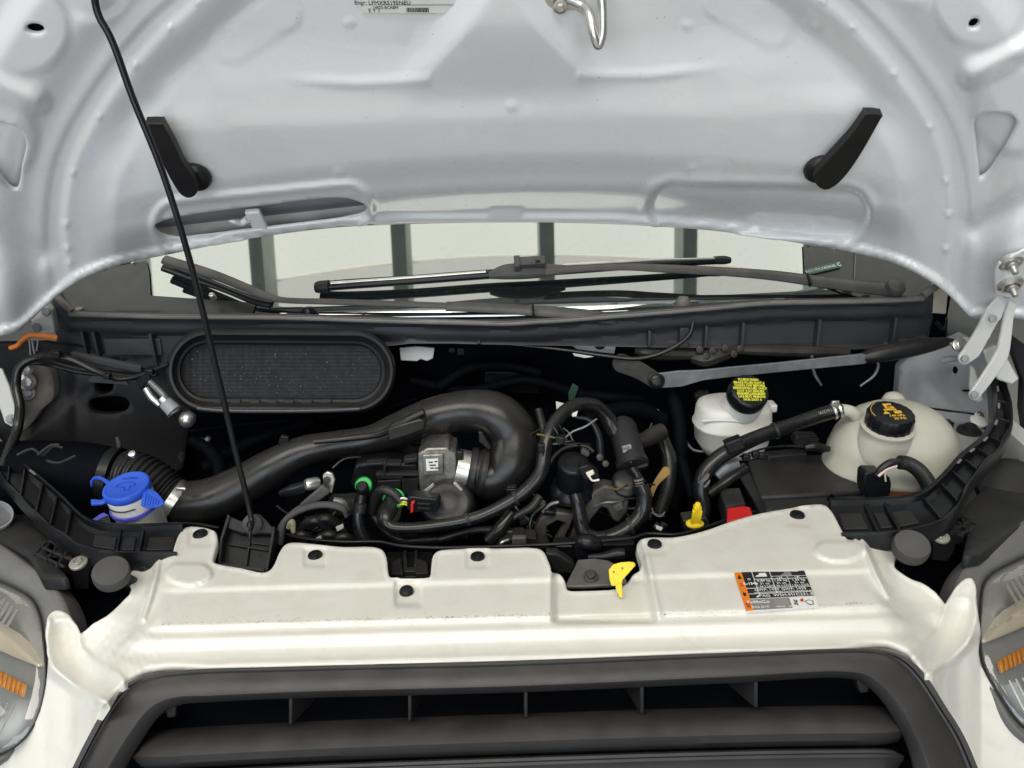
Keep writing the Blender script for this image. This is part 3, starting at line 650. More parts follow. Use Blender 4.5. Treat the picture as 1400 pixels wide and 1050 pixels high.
# ================================================================ grille
GN = np.array([0, -.80, .60]); G0 = PP(700, 906, sp_(700, 903), (0, 0, 1)) + np.array([0, 0, -.003])
def gp(x, y, off=0.0):
    p = PP(x, y, G0, GN)
    d = unit(p - CAM); return p + d * (off / np.dot(d, GN))
g_out = [(60, 1135), (100, 1062), (126, 1011), (151, 967), (173, 940), (201, 926), (250, 918), (400, 913), (700, 906), (1000, 894), (1180, 888), (1209, 891), (1235, 902), (1260, 927), (1286, 967), (1311, 1007), (1335, 1063), (1362, 1135)]
g_rdg = [(108, 1135), (142, 1060), (176, 1004), (206, 967), (236, 954), (290, 951), (400, 946), (700, 938), (1000, 925), (1155, 918), (1188, 924), (1214, 945), (1235, 972), (1256, 1010), (1275, 1060), (1295, 1135)]
g_in = [(140, 1135), (166, 1062), (196, 1010), (222, 976), (246, 964), (290, 960), (400, 955), (700, 947), (1000, 934), (1148, 927), (1176, 932), (1200, 952), (1220, 980), (1238, 1015), (1250, 1060), (1262, 1135)]
NG = 150
RO, RR, RI = (resample(crom(q, 10), NG) for q in (g_out, g_rdg, g_in))
def mixr(a, b, t): return a * (1 - t) + b * t
rows = []
GC = np.array([700., 1150.]); RX = RO + (RO - GC) / np.linalg.norm(RO - GC, axis=1)[:, None] * (3 + 4 * sstep(500, 550, np.abs(RO[:, 0] - 700)))[:, None]
GCORN = sstep(500, 550, np.abs(RO[:, 0] - 700))
for src, off in ((RX, -.03), (RX, .0005 + .009 * GCORN), (RO, .0018 + .007 * GCORN), (mixr(RO, RR, .06), .0015), (mixr(RO, RR, .12), .0005), (mixr(RO, RR, .16), .003), (mixr(RO, RR, .45), .009), (mixr(RO, RR, .85), .013), (RR, .013), (mixr(RR, RI, .2), .011), (mixr(RR, RI, .9), -.002), (RI, -.006), (RI, -.055)):
    rows.append([gp(p[0], p[1], o_) for p, o_ in zip(src, np.broadcast_to(off, (NG,)))])
V, Fc = grid_geo(rows)
GRILLE = raw('grille', V, Fc, M_GRILLE, VAN, 'dark grey plastic radiator grille with rounded surround', angle=28)
def gslat(name, spec, x0, x1, endr, label=None):    # spec: (py at x=700, offset)
    rows = []
    for t in np.linspace(0, 1, 70):
        x = x0 + (x1 - x0) * t; e = min(t, 1 - t) * (x1 - x0); sq = math.sqrt(max(0, 1 - (1 - min(1, e / endr)) ** 2))
        mid = sum(s[0] for s in spec) / len(spec)
        rows.append([gp(x, mid + (py - mid) * (.15 + .85 * sq) - (x - 700) * .034 + 6 * (abs(x - 700) / 520) ** 3, off - .015 * (1 - sq)) for py, off in spec])
    V, Fc = grid_geo(rows); Fc += [tuple(range(len(spec))), tuple(range(len(V) - len(spec), len(V)))[::-1]]
    return raw(name, V, Fc, M_GRILLE, GRILLE, label, angle=28)
gslat('slat', [(976, -.060), (982, -.034), (991, -.016), (1003, -.004), (1014, .001), (1024, -.004), (1030, -.014), (1033, -.030)], 178, 1243, 60)
gslat('slat', [(1034, -.030), (1035, -.010), (1037, -.006), (1041, -.006), (1043, -.009), (1047, -.009), (1052, -.012), (1064, -.014), (1075, -.03)], 192, 1236, 40)
gslat('slat', [(1076, -.05), (1084, -.02), (1095, -.005), (1115, -.004), (1130, -.02)], 170, 1260, 40)
for x, y in ((397, 970), (560, 966), (719, 961), (878, 956), (1034, 947)):
    a = gp(x, y - 16, -.008); b = gp(x, y + 20, -.03); dv = np.array([-(x - 700) * .00006, .05, -.008]); w = np.array([.0022, 0, 0])
    P = [a - w, a + w, b + w, b - w]; V, Fc = prism_geo(P, dv); raw('fin', V, Fc, M_GRILLE, GRILLE, bevel=.0008)
for x, y in ((232, 972), (1180, 938)):
    a = gp(x - 8, y - 8, -.02); V, Fc = prism_geo([gp(x - 9, y - 9, -.02), gp(x + 9, y - 9, -.02), gp(x + 8, y + 9, -.03), gp(x - 4, y + 10, -.03)], (0, .02, -.004))
    raw('corner_tab', V, Fc, M_GRILLE, GRILLE, bevel=.002)
sheet('backing', [(120, 930), (1290, 880), (1300, 1130), (90, 1135)], lambda x, y: np.array([gp(a, b, -.085) for a, b in zip(x, y)]), 60, M_VOID, GRILLE, 'dark radiator behind the grille')
# ================================================================ bay shell
def wsheet(name, rows, m, parent, label=None, angle=40):
    V, Fc = grid_geo(rows); return raw(name, V, Fc, m, parent, label, angle=angle)
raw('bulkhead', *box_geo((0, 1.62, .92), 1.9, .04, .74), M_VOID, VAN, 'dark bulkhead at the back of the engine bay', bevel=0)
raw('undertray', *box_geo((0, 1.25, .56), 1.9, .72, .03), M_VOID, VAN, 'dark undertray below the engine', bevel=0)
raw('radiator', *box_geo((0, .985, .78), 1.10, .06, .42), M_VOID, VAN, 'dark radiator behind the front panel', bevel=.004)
for s in (-1, 1):
    rows = []
    for t in np.linspace(0, 1, 14):
        y = .90 + .95 * t; xo = s * (0.93 + .11 * math.sin(min(1, t * 1.6) * math.pi / 2))
        rows.append([(xo, y, .45), (xo, y, .98), (xo - s * .004, y, 1.03 + .05 * t), (xo - s * .02, y, 1.045 + .05 * t), (xo - s * .05, y, 1.04 + .05 * t), (xo - s * .055, y, .60)])
    wsheet('wing', rows, M_BODYW, VAN, 'white %s wing beside the engine bay' % ('left' if s < 0 else 'right'))

# ================================================================ windscreen
GT = R_(38); GZ = PY(700, 440, 1.47)[2] - .012
def glass_f(p): return p[..., 2] - (GZ + (p[..., 1] - 1.505 - .10 * p[..., 0] ** 2) * math.tan(GT))
GLN = np.array([0, -math.sin(GT), math.cos(GT)])
M_GLASS = bpy.data.materials.new('windscreen_glass'); M_GLASS.use_nodes = True
_n = M_GLASS.node_tree; _b = _n.nodes['Principled BSDF']; _b.inputs['Base Color'].default_value = (.012, .016, .017, 1); _b.inputs['Roughness'].default_value = .03
_g = _n.nodes.new('ShaderNodeBsdfGlossy'); _g.inputs['Roughness'].default_value = .03; _g.inputs['Color'].default_value = (.92, .97, .93, 1)
_m = _n.nodes.new('ShaderNodeMixShader'); _m.inputs[0].default_value = .30
_d = _n.nodes.new('ShaderNodeBsdfDiffuse'); _d.inputs['Color'].default_value = (.38, .33, .27, 1)
_m2 = _n.nodes.new('ShaderNodeMixShader'); _tc = _n.nodes.new('ShaderNodeTexCoord'); _nz = _n.nodes.new('ShaderNodeTexNoise'); _nz.inputs['Scale'].default_value = 70; _nz.inputs['Detail'].default_value = 8
_cr = _n.nodes.new('ShaderNodeValToRGB'); _cr.color_ramp.elements[0].position = .55; _cr.color_ramp.elements[1].position = .80; _cr.color_ramp.elements[1].color = (.07, .07, .07, 1)
_n.links.new(_tc.outputs['Object'], _nz.inputs['Vector']); _n.links.new(_nz.outputs['Fac'], _cr.inputs[0]); _n.links.new(_cr.outputs[0], _m2.inputs[0])
_n.links.new(_b.outputs[0], _m.inputs[1]); _n.links.new(_g.outputs[0], _m.inputs[2]); _n.links.new(_m.outputs[0], _m2.inputs[1]); _n.links.new(_d.outputs[0], _m2.inputs[2])
_n.links.new(_m2.outputs[0], _n.nodes['Material Output'].inputs[0])
rows = []
for yy in np.linspace(0, .80, 26):
    r = []
    for xx in np.linspace(-.86, .86, 60):
        y = 1.515 + .10 * xx * xx + yy; r.append((xx, y, GZ + (y - 1.505 - .10 * xx * xx) * math.tan(GT)))
    rows.append(r)
WIN = wsheet('windscreen', rows, M_GLASS, VAN, 'windscreen glass reflecting a bright ceiling with dark beams', angle=None)
md = WIN.modifiers.new('solid', 'SOLIDIFY'); md.thickness = .005; md.offset = -1
def wg(x, y, off=0.0):
    p = solve(glass_f, np.array([float(x)]), np.array([float(y)]))
    return along_view(p, np.array([off]), GLN)[0]
# black frit / corner darkness and A-pillar trim at either end
def wgs(x, y, off): return along_view(solve(glass_f, x, y), np.full(len(x), off), GLN)
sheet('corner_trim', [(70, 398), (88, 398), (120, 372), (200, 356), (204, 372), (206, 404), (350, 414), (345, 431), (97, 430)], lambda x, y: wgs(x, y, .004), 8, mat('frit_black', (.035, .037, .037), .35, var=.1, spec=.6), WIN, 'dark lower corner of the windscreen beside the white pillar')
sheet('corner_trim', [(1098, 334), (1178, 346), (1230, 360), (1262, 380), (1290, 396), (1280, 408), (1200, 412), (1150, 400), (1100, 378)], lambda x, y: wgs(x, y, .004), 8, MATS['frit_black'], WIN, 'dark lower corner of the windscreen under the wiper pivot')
tube('seam_line', [wg(1170, 340, .006), wg(1168, 385, .006)], .0015, M_TRIM, WIN)
# printed strip on the glass
q0, q1, q2 = wg(1103, 371, .008), wg(1147, 361, .008), wg(1149, 367, .008)
GS = raw('glass_sticker', *prism_geo([wg(1103, 368, .008), wg(1148, 357, .008), wg(1151, 365, .008), wg(1105, 376, .008)], GLN * .0008), mat('sticker_green', (.05, .13, .10), .4), WIN, 'small green printed strip on the windscreen corner', smooth=False)
text('print', 'BG117DLX85BNB', wg(1122, 367.5, .0098), q1 - q0, wg(1123, 358) - wg(1125, 372), 6.2 * m_px(q0), M_PAPERW, GS)
text('print', 'C', wg(1147, 361.5, .0098), q1 - q0, wg(1123, 358) - wg(1125, 372), 8 * m_px(q0), M_PAPERW, GS, bold=.0004)

# ================================================================ cowl
def cowl_base(x, y): return solve(lambda p: p[..., 1] - (1.47 + .10 * p[..., 0] ** 2), x, y)
TOPX = [60, 96, 200, 400, 560, 690, 760, 900, 1050, 1200, 1262, 1300]; TOPY = [402, 428, 431, 433, 438, 441, 437, 426, 413, 410, 407, 392]
BOTX = [60, 100, 190, 240, 560, 620, 780, 960, 1200, 1262, 1300]; BOTY = [480, 481, 502, 500, 470, 470, 473, 476, 478, 466, 466]
def cowl_h(x, y):
    ty = np.interp(x, TOPX, TOPY); by = np.interp(x, BOTX, BOTY); h = np.zeros(len(x)); d = y - ty
    h += .016 * sstep(9, 5, d); h += .008 * sstep(24, 20, d)
    rec = sstep(24, 27, d) * sstep(2, 6, by - y)
    h -= .014 * rec
    h -= .012 * sstep(94, 70, x) - .0
    h -= .012 * sstep(1250, 1285, x)
    return h
def cowl_map(x, y): return along_view(cowl_base(x, y), cowl_h(x, y), (0, -1, 0))
c_out = [(70, 396), (96, 428), (200, 431), (400, 433), (560, 438), (640, 441), (690, 441), (760, 437), (900, 426), (1050, 413), (1200, 410), (1262, 407), (1277, 393), (1274, 440), (1268, 462), (1230, 474), (1200, 477), (960, 475), (780, 472), (620, 469), (560, 469), (250, 502), (192, 503), (104, 483), (79, 480)]
COWL = sheet('cowl_panel', c_out, cowl_map, 4, M_COWL, VAN, 'long dark slate plastic cowl panel below the windscreen', rim=(0, .02, 0), rimr=.001, angle=50)
def cw(x, y, off=0.0): return along_view(cowl_base(np.array([float(x)]), np.array([float(y)])), np.array([off]), (0, -1, 0))[0]
tube('top_seal', [cw(x, np.interp(x, TOPX, TOPY) + 1.5, .020) for x in (96, 150, 200, 300, 400, 480, 560, 630, 690, 730, 760, 830, 900, 980, 1050, 1130, 1200, 1262)], .0052, M_TRIM, COWL, 'weathered grey seal along the top edge of the cowl', sub=5, n=10)
tube('end_seal', [cw(64, 394, .02), cw(80, 408, .022), cw(98, 425, .022)], .007, M_TRIM, COWL, n=10)
tube('end_seal', [cw(1262, 404, .022), cw(1276, 394, .02), cw(1294, 382, .0)], .008, M_TRIM, COWL, n=10)
for rx in (118, 134, 212, 655, 887, 934, 964, 1014, 1117, 1220):
    ty, by = np.interp(rx, TOPX, TOPY) + 24, np.interp(rx, BOTX, BOTY) - 2; a_, b_ = cw(rx, ty, -.004), cw(rx, by, -.004)
    box('rib', (a_ + b_) / 2, .018 if rx == 934 else .006, .022, np.linalg.norm(a_ - b_), M_COWL, COWL, Z=a_ - b_, bevel=.0015)
# scuttle shelf between cowl lip and glass
rows = []
for t in np.linspace(0, 1, 5):
    rows.append([np.array([x, 1.462 + .10 * x * x + .09 * t, PY(700, 442, 1.47)[2] - .004 - .02 * t + (.020 * x * x)]) for x in np.linspace(-.86, .86, 40)])
wsheet('scuttle_shelf', rows, M_TRIM, COWL, 'weathered scuttle shelf in front of the glass')
box('inspection_lid', cw(183, 474, -.002), .115, .01, .036, M_COWL, COWL, X=(1, .05, -.04), bevel=.002)
plate('side_ledge', [(96, 482), (192, 502), (193, 509), (186, 509), (118, 494), (98, 488)], 1.44, .012, M_COWL, COWL, bevel=.001)
# white brackets and motor bits hanging below the cowl
plate('white_bracket', [(778, 463), (838, 469), (842, 474), (840, 484), (790, 478), (783, 474)], 1.50, .006, mat('bracket_grey_white', (.52, .53, .54), .4, var=.1), COWL, 'white metal bracket below the cowl behind a cable')
plate('white_tab', [(781, 480), (800, 482), (806, 487), (824, 486), (800, 490), (785, 487)], 1.49, .004, M_PAPERW, COWL)
plate('white_bracket', [(546, 476), (570, 474), (594, 476), (592, 490), (584, 494), (575, 491), (570, 494), (548, 493)], 1.50, .006, MATS['bracket_grey_white'], COWL, 'white metal bracket below the cowl beside the cabin filter')
mb = MB()
for x, y, w, h_ in ((630, 480, 9, 9), (618, 478, 8, 6)): mb.add(*box_geo(PY(x, y, 1.53), w * .0016, .01, h_ * .0016))
mb.build('hanger_clip', M_INNERD, COWL, bevel=.001)
lathe('hole_shade_or_plug', PY(820, 470, 1.495), (0, -1, .2), [(.012, 0), (.012, .003), (.009, .004), (.008, .001), (.005, .001), (.004, .003)], M_INNERD, COWL)
# ---------------------------------------------------------------- wiper linkage
LINK = VAN
mb = MB(); mb.add(*tube_geo([PY(868, 478, 1.505), PY(885, 481, 1.50), PY(950, 484, 1.50)], [.010, .016, .012], n=10)); mb.add(*tube_geo([PY(945, 488, 1.50), PY(962, 490, 1.495), PY(985, 484, 1.495), PY(1008, 478, 1.50)], [.012, .019, .017, .010], n=9))
mb.add(*tube_geo([PY(1005, 478, 1.50), PY(1080, 480, 1.50), PY(1160, 482, 1.50)], [.010, .013, .010], n=10))
MOT = mb.build('wiper_motor', M_DARKMET, VAN, 'grey metal wiper motor and gear case under the cowl')
for x, y in ((957, 478), (966, 487), (975, 480), (992, 476), (1004, 484), (1012, 477)): bolt('bolt', PY(x, y, 1.478), (0, -1, .3), .0045, M_DARKMET, MOT)
def strap(name, pts, hw, Y, th, m, parent, label=None, bevel=.0012, n=6):
    P = np.array(crom([(p[0], p[1]) for p in pts], n)); hwv = np.interp(np.linspace(0, 1, len(P)), np.linspace(0, 1, len(pts)), hw if not np.isscalar(hw) else [hw] * len(pts))
    Yv = np.interp(np.linspace(0, 1, len(P)), np.linspace(0, 1, len(pts)), Y if not np.isscalar(Y) else [Y] * len(pts))
    T = np.gradient(P, axis=0); T /= np.linalg.norm(T, axis=1)[:, None]; Nn = np.stack([-T[:, 1], T[:, 0]], 1)
    L = [PY(*(P[i] + Nn[i] * hwv[i]), Yv[i]) for i in range(len(P))]; Rr = [PY(*(P[i] - Nn[i] * hwv[i]), Yv[i]) for i in range(len(P))]
    def cap(c, t, nn, r, y): return [PY(*(c + r * (nn * math.cos(a) + t * math.sin(a))), y) for a in np.linspace(0, math.pi, 9)[1:-1]]
    e = cap(P[-1], T[-1], Nn[-1], hwv[-1], Yv[-1]); b = cap(P[0], -T[0], -Nn[0], hwv[0], Yv[0])
    out = L + e + Rr[::-1] + b
    V, Fc = prism_geo(out, (0, th, 0)); return raw(name, V, Fc, m, parent, label, bevel=bevel)
M_LINK = mat('link_steel', (.20, .21, .23), .45, metal=.5, var=.2, vscale=40, bump=.4, bscale=200, dust=.1)
LB = strap('linkage_bar', [(897, 521), (930, 518), (962, 513), (1060, 503), (1180, 491)], [10, 11, 7, 6.5, 7], [1.43, 1.43, 1.43, 1.435, 1.44], .006, M_LINK, VAN, 'long grey steel wiper linkage bar below the cowl')
strap('crank_arm', [(850, 497), (872, 506), (897, 521)], [13, 12, 11], [1.46, 1.45, 1.437], .006, M_DARKMET, LB)
lathe('pivot_cap', PY(898, 521, 1.428), (0, -1, .25), [(.0155, -.004), (.0155, .004), (.012, .008), (.006, .009)], M_BLK, LB)
for pp in ([(1110, 486, 1.46, 2.2), (1111, 500, 1.46, 2.2), (1114, 512, 1.46, 2.2), (1123, 527, 1.46, 1.5)], [(1175, 490, 1.46, 2), (1200, 496, 1.46, 2), (1196, 512, 1.46, 2), (1176, 528, 1.46, 1.5)]): ptube('spring_rod', pp, M_LINK, LB, n=8)
ptube('cowl_cable', [(640, 466, 1.49, 2.6), (700, 471, 1.485, 2.6), (775, 479, 1.47, 2.6), (830, 487, 1.455, 3), (875, 490, 1.45, 3.2), (915, 478, 1.448, 3.2), (942, 458, 1.446, 3.2), (948, 440, 1.45, 3.2)], M_HOSE, VAN, 'black cable looping under the cowl to a clip', n=9)
ptube('vent_seal', [(1165, 492, 1.46, 4), (1185, 488, 1.45, 9), (1220, 481, 1.45, 12), (1262, 473, 1.46, 11), (1290, 468, 1.48, 7), (1303, 466, 1.5, 3)], M_RUBD, VAN, 'black tapered rubber seal at the end of the cowl', n=16)

# ================================================================ wipers
def warm(name, spec, m, parent, label=None, flat=.55, n=10):
    P = [wg(x, y, o) for x, y, o, r in spec]; r = [q[3] * m_px(p) for q, p in zip(spec, P)]
    return tube(name, P, r, m, parent, label, flat=flat, flatdir=GLN, n=n, sub=6)
A1 = warm('wiper_arm', [(1225, 396, .045, 13), (1180, 392, .048, 11), (1120, 385, .05, 9.5), (1060, 377, .05, 8.5), (1000, 372, .048, 7.5), (905, 367, .046, 7), (860, 365, .044, 6), (800, 367, .042, 5.5), (745, 372, .04, 6)], M_ARM, VAN, 'dusty grey wiper arm carrying the full length blade across the screen')
B1 = warm('wiper_blade', [(436, 392, .016, 8), (470, 389, .020, 8), (560, 383, .022, 7.5), (668, 375, .022, 7.5), (760, 370, .022, 7), (900, 361, .022, 5.5), (970, 357, .02, 5.5), (997, 356, .018, 5)], M_BLK, A1, 'black flat wiper blade', flat=.7)
warm('blade_spoiler', [(452, 386.5, .028, 2.4), (560, 379, .030, 2.2), (664, 371, .031, 2)], M_STEEL, B1, flat=.5)
warm('blade_spoiler', [(770, 361, .029, 1.8), (880, 355.5, .028, 1.8), (982, 353, .026, 1.6)], M_STEEL, B1, flat=.5)
warm('end_cap', [(432, 393, .017, 8), (436, 392.5, .018, 9), (450, 391, .02, 9)], M_BLKD, B1, flat=.8)
warm('end_cap', [(976, 356, .02, 6), (992, 355.5, .02, 6.2), (999, 355.5, .02, 4)], M_BLKD, B1, flat=.8)
mbx = MB(); mbx.add(*tube_geo([wg(668, 377, .026), wg(690, 372, .032), (wg(735, 370, .034)), wg(775, 367, .030)], [.008, .018, .018, .008], n=10, flat=.6, flatdir=GLN))
c0 = wg(725, 360, .048); mbx.add(*box_geo(c0, .062, .022, .02, X=(1, 0, .03), Z=GLN)); mbx.add(*box_geo(wg(707, 362, .048), .012, .03, .026, X=(1, 0, .03), Z=GLN))
mbx.build('blade_adapter', M_GRY, A1, 'grey clip joining the arm to the blade', bevel=.002)
box('adapter_slot', wg(735, 357, .061), .009, .006, .003, M_BLK, A1, X=(1, 0, .03), Z=GLN, bevel=.0005)
lathe('pivot_cap', wg(1224, 393, .058), GLN, [(.019, -.01), (.020, .002), (.017, .009), (.009, .013), (.003, .014)], M_ARM, A1, 'round grey cap on the wiper pivot')
box('arm_joint', wg(1106, 383, .058), .004, .028, .012, M_BLK, A1, X=(1, 0, .02), Z=GLN)
A2 = warm('wiper_arm', [(840, 436, .03, 9), (800, 431, .042, 10), (735, 425, .046, 9), (650, 420, .048, 8.5), (610, 419, .048, 8)], M_ARM, VAN, 'grey wiper arm lying low along the cowl and bending up beside the prop rod')
warm('arm_rod', [(615, 418, .050, 5), (530, 415, .048, 5), (450, 412.5, .046, 5), (385, 410, .045, 5), (368, 406, .047, 6), (340, 395, .052, 7), (290, 375, .054, 7.5), (225, 355, .052, 7.5)], M_ARM, A2)
warm('blade_root', [(372, 416, .026, 7), (355, 413, .026, 7), (310, 396, .024, 6), (262, 378, .024, 8), (226, 364, .022, 9)], M_BLK, A2)
box('arm_joint', wg(729, 425, .062), .004, .024, .012, M_BLK, A2, X=(1, 0, .02), Z=GLN)
lathe('arm_screw', wg(290, 404, .034), GLN, [(.006, -.01), (.006, .004), (.003, .006)], M_STEEL, A2)
for x, y in ((422, 428), (934, 414)):
    lathe('washer_jet', wg(x, y, .008), (0, 0, 1), [(.016, -.01), (.015, .004), (.010, .012), (.004, .013)], M_TRIM if x > 800 else M_BLK, COWL)
lathe('shelf_bolt', wg(108, 424, .01), (0, -.2, 1), [(.009, -.004), (.009, .004), (.004, .006)], M_TRIM, COWL)

# ================================================================ cabin filter opening
FN = unit((0.03, -.94, .34)); F0 = PY(385, 507, 1.42)
def fp(x, y, off=0.0):
    p = PP(x, y, F0, FN); d = unit(p - CAM); return p + d * (off / np.dot(d, FN))
def stad(dx, r, n=22, cy=0):                  # stadium in photo pixels, following the frame
    L, R2 = [], []
    for a in np.linspace(math.pi / 2, 3 * math.pi / 2, n): L.append((284 - dx + r * math.cos(a), 507 + cy - r * math.sin(a) * -1))
    for a in np.linspace(-math.pi / 2, math.pi / 2, n): R2.append((484 + dx + r * math.cos(a), 508 + cy + r * math.sin(a)))
    return L + R2
rows = []
for r, off in ((57, -.03), (57.5, -.004), (56, .006), (53, .011), (49.5, .010), (47, .004), (46, -.008), (43.5, -.012), (42, -.020), (38.5, -.022), (36, -.034)):
    rows.append([fp(x, y, off) for x, y in stad(0, r)])
V, Fc = grid_geo(rows, closed=True)
FILT = raw('cabin_filter', V, Fc, M_BLKD, VAN, 'black oval cabin air filter with pleated element under the cowl', angle=32)
fo = stad(0, 37)
def pleat(x, y):
    P = np.array([fp(a, b) for a, b in zip(x, y)]); h = -.036 + .0035 * np.abs(((y - 440 + (x - 384) * .004) / 5.0 % 1) * 2 - 1) + .0006 * np.sin(x * .7)
    return along_view(P, h, FN)
sheet('pleated_element', fo, pleat, 1.7, mat('filter_media', (.009, .010, .013), .7, var=.3, vscale=30, bump=.3, bscale=600, specks=.25, dustcol=(.3, .3, .3)), FILT, 'dark pleated filter element with dust flecks')
tube('lower_lip', [fp(x, y, .009) for x, y in ((270, 558), (300, 561), (380, 562), (450, 561), (492, 559))], .0045, mat('lip_sheen', (.05, .052, .055), .28), FILT, n=8)
for x in (300, 322, 348, 372, 395, 420, 446): box('clip', fp(x, 549 - abs(x - 380) * .01, -.014), .020, .008, .004, M_BLKD, FILT, Z=FN, bevel=.001)
mb = MB()
for i in range(46):
    x, y = random.uniform(250, 510), random.uniform(478, 540)
    if i < 24: x, y = random.gauss(345, 32), random.gauss(515, 9)
    if not inpoly(np.array([x]), np.array([y]), stad(0, 35))[0]: continue
    mb.add(*box_geo(fp(x, y, -.030), random.uniform(.0006, .0016), .0008, random.uniform(.0008, .003), X=(1, random.uniform(-.4, .4), random.uniform(-.6, .6))))
ds = mb.build('dust_fleck', M_PAPERG, FILT, smooth=False); ds['kind'] = 'stuff'
# ================================================================ black channel strips along the wings
def channel(inner, outer, z0, z1, label, ribs):
    n = 90; A = resample(crom(inner, 8), n); B = resample(crom(outer, 8), n); zz = np.linspace(z0, z1, n)
    rows = []; surf = []
    for i in range(n):
        wob = .5 + .5 * math.tanh(3 * math.sin(i * .62)); fade = 1 if i < n * .62 else 0
        a = PZ(*A[i], zz[i]); b = PZ(*B[i], zz[i] - .004); w = b - a; up = np.array([0, 0, 1.0]); 
        o = unit(w - up * np.dot(w, up))
        rows.append([a - o * .006 + up * -.03, a - o * .006 + up * .006, a - o * .001 + up * .007, a + o * .004 + up * .006, a + o * .006 - up * .004, a + w * .2 - up * .008,
                     a + w * .8 - up * .008, b - o * (.006 + .004 * wob * fade) - up * .003, b - o * .004 * wob * fade + up * .004, b + o * .002 + up * .003, b + o * .004 - up * .006, b + o * .002 - up * .030])
        surf.append((a, b, o))
    V, Fc = grid_geo(rows); ch = raw('wing_channel', V, Fc, M_BLK, VAN, label, angle=30)
    for t in ribs:
        i = int(t * (n - 1)); a, b, o = surf[i]; w = b - a
        V, Fc = box_geo((a + b) / 2 + np.array([0, 0, -.004]), np.linalg.norm(w) * .84, .0035, .010, X=w); raw('rib', V, Fc, M_BLK, ch, bevel=.0008)
    for j in range(len(ribs) - 1):
        if j % 1 == 0 and ribs[j] < .42:
            i = int((ribs[j] + .012) * (n - 1)); k = int((ribs[j + 1] - .012) * (n - 1))
            a, b, o = surf[(i + k) // 2]; a0 = surf[i][0]; a1 = surf[k][0]
            V, Fc = box_geo((a0 + a1) / 2 + o * .006 + np.array([0, 0, .0065]), np.linalg.norm(a1 - a0) * .45, .004, .002, X=a1 - a0); raw('slot_edge', V, Fc, M_TRIM, ch, bevel=.0005)
    # moulded pads on the straight front run
    for t0, t1 in ((.70, .78), (.80, .85), (.89, .985)):
        i, k = int(t0 * (n - 1)), int(t1 * (n - 1)); P = [surf[i][0] * .72 + surf[i][1] * .28, surf[k][0] * .72 + surf[k][1] * .28, surf[k][0] * .25 + surf[k][1] * .75, surf[i][0] * .25 + surf[i][1] * .75]
        V, Fc = prism_geo([p + np.array([0, 0, -.0045]) for p in P], (0, 0, -.006)); raw('pad', V, Fc, M_BLKD, ch, bevel=.0015)
    return ch
channel([(-60, 520), (-30, 560), (0, 603), (29, 634), (57, 657), (86, 683), (114, 710), (134, 719), (183, 722), (250, 720)],
        [(-78, 575), (-40, 610), (0, 648), (17, 668), (37, 689), (60, 713), (86, 732), (106, 745), (126, 752), (160, 756), (242, 757)], 1.13, 1.045,
        'ribbed black plastic channel along the wing beside the blue cap', [.08, .16, .24, .315, .39, .465, .53, .60, .79, .875])
channel([(1356, 505), (1358, 527), (1360, 555), (1357, 580), (1343, 603), (1314, 627), (1286, 657), (1266, 674), (1251, 681), (1200, 686), (1135, 687)],
        [(1372, 505), (1375, 527), (1382, 555), (1381, 583), (1371, 606), (1351, 629), (1329, 654), (1314, 683), (1298, 706), (1280, 715), (1257, 722), (1223, 728), (1150, 731)], 1.15, 1.045,
        'ribbed black plastic channel along the wing beside the coolant tank', [.06, .13, .20, .27, .34, .41, .48, .55, .63, .79, .875])
# crossmember lip that runs behind the white panel
for pts_, lb_ in ((((236, 716), (262, 716), (300, 722)), 'short black lip behind the tab beside the prop rod'),
                  (((378, 727), (392, 731), (420, 737), (470, 741), (520, 741), (545, 746), (600, 749), (660, 748), (740, 745), (790, 742), (840, 738), (868, 735), (885, 730), (925, 731), (962, 722), (1000, 709), (1040, 698), (1085, 691), (1112, 686), (1132, 688)), 'thin black crossmember lip running behind the white front panel')):
    tube('crossmember_lip', [PZ(x, y, 1.024) for x, y in pts_], .0032, M_BLK, VAN, lb_, n=10, sub=4)
raw('crossmember', *box_geo((0, 1.085, .945), 1.16, .10, .05), M_BLK, VAN, 'black front crossmember under the white panel', bevel=.004)
raw('slam_support', *box_geo((0, .99, .955), .96, .24, .03), M_BLK, VAN, 'black support under the white front panel', bevel=.004)

# ================================================================ prop rod and holder
def tilt_plane(x, y0, Y0, y1, z1):            # plane through a far upper point and a near lower point, level across
    a, b = PY(x, y0, Y0), PZ(x, y1, z1); n = unit(np.cross((1, 0, 0), b - a)); n = n if np.dot(n, CAM - a) > 0 else -n
    return a, n
HPL = tilt_plane(340, 704, 1.145, 780, 1.005)
def hpl(name, q, off, th, m_, parent, label=None, bevel=.0012): return plate(name, q, 0, th, m_, parent, label, plane=(HPL[0] + HPL[1] * off, HPL[1]), d=-HPL[1] * th, bevel=bevel)
HOLD = hpl('prop_holder', [(311, 702), (315, 707), (330, 712), (336, 705), (346, 702), (357, 704), (365, 712), (372, 721), (376, 720), (374, 735), (366, 779), (357, 782), (298, 771), (303, 735)], -.014, .012, M_BLK, VAN, 'black plastic prop rod holder box in a notch of the white panel', .002)
for q in ([(311, 702), (315, 706), (304, 738), (301, 772), (297, 770), (301, 735)], [(372, 720), (376, 719), (374, 736), (366, 780), (362, 780), (369, 740)], [(299, 768), (362, 777), (361, 782), (297, 772)]): hpl('wall', q, .006, .022, M_BLKD, HOLD)
hpl('back_rib', [(314, 706), (331, 713), (337, 704), (346, 702), (356, 703), (366, 713), (373, 722), (371, 729), (350, 728), (330, 728), (312, 722)], .002, .010, M_BLKD, HOLD)
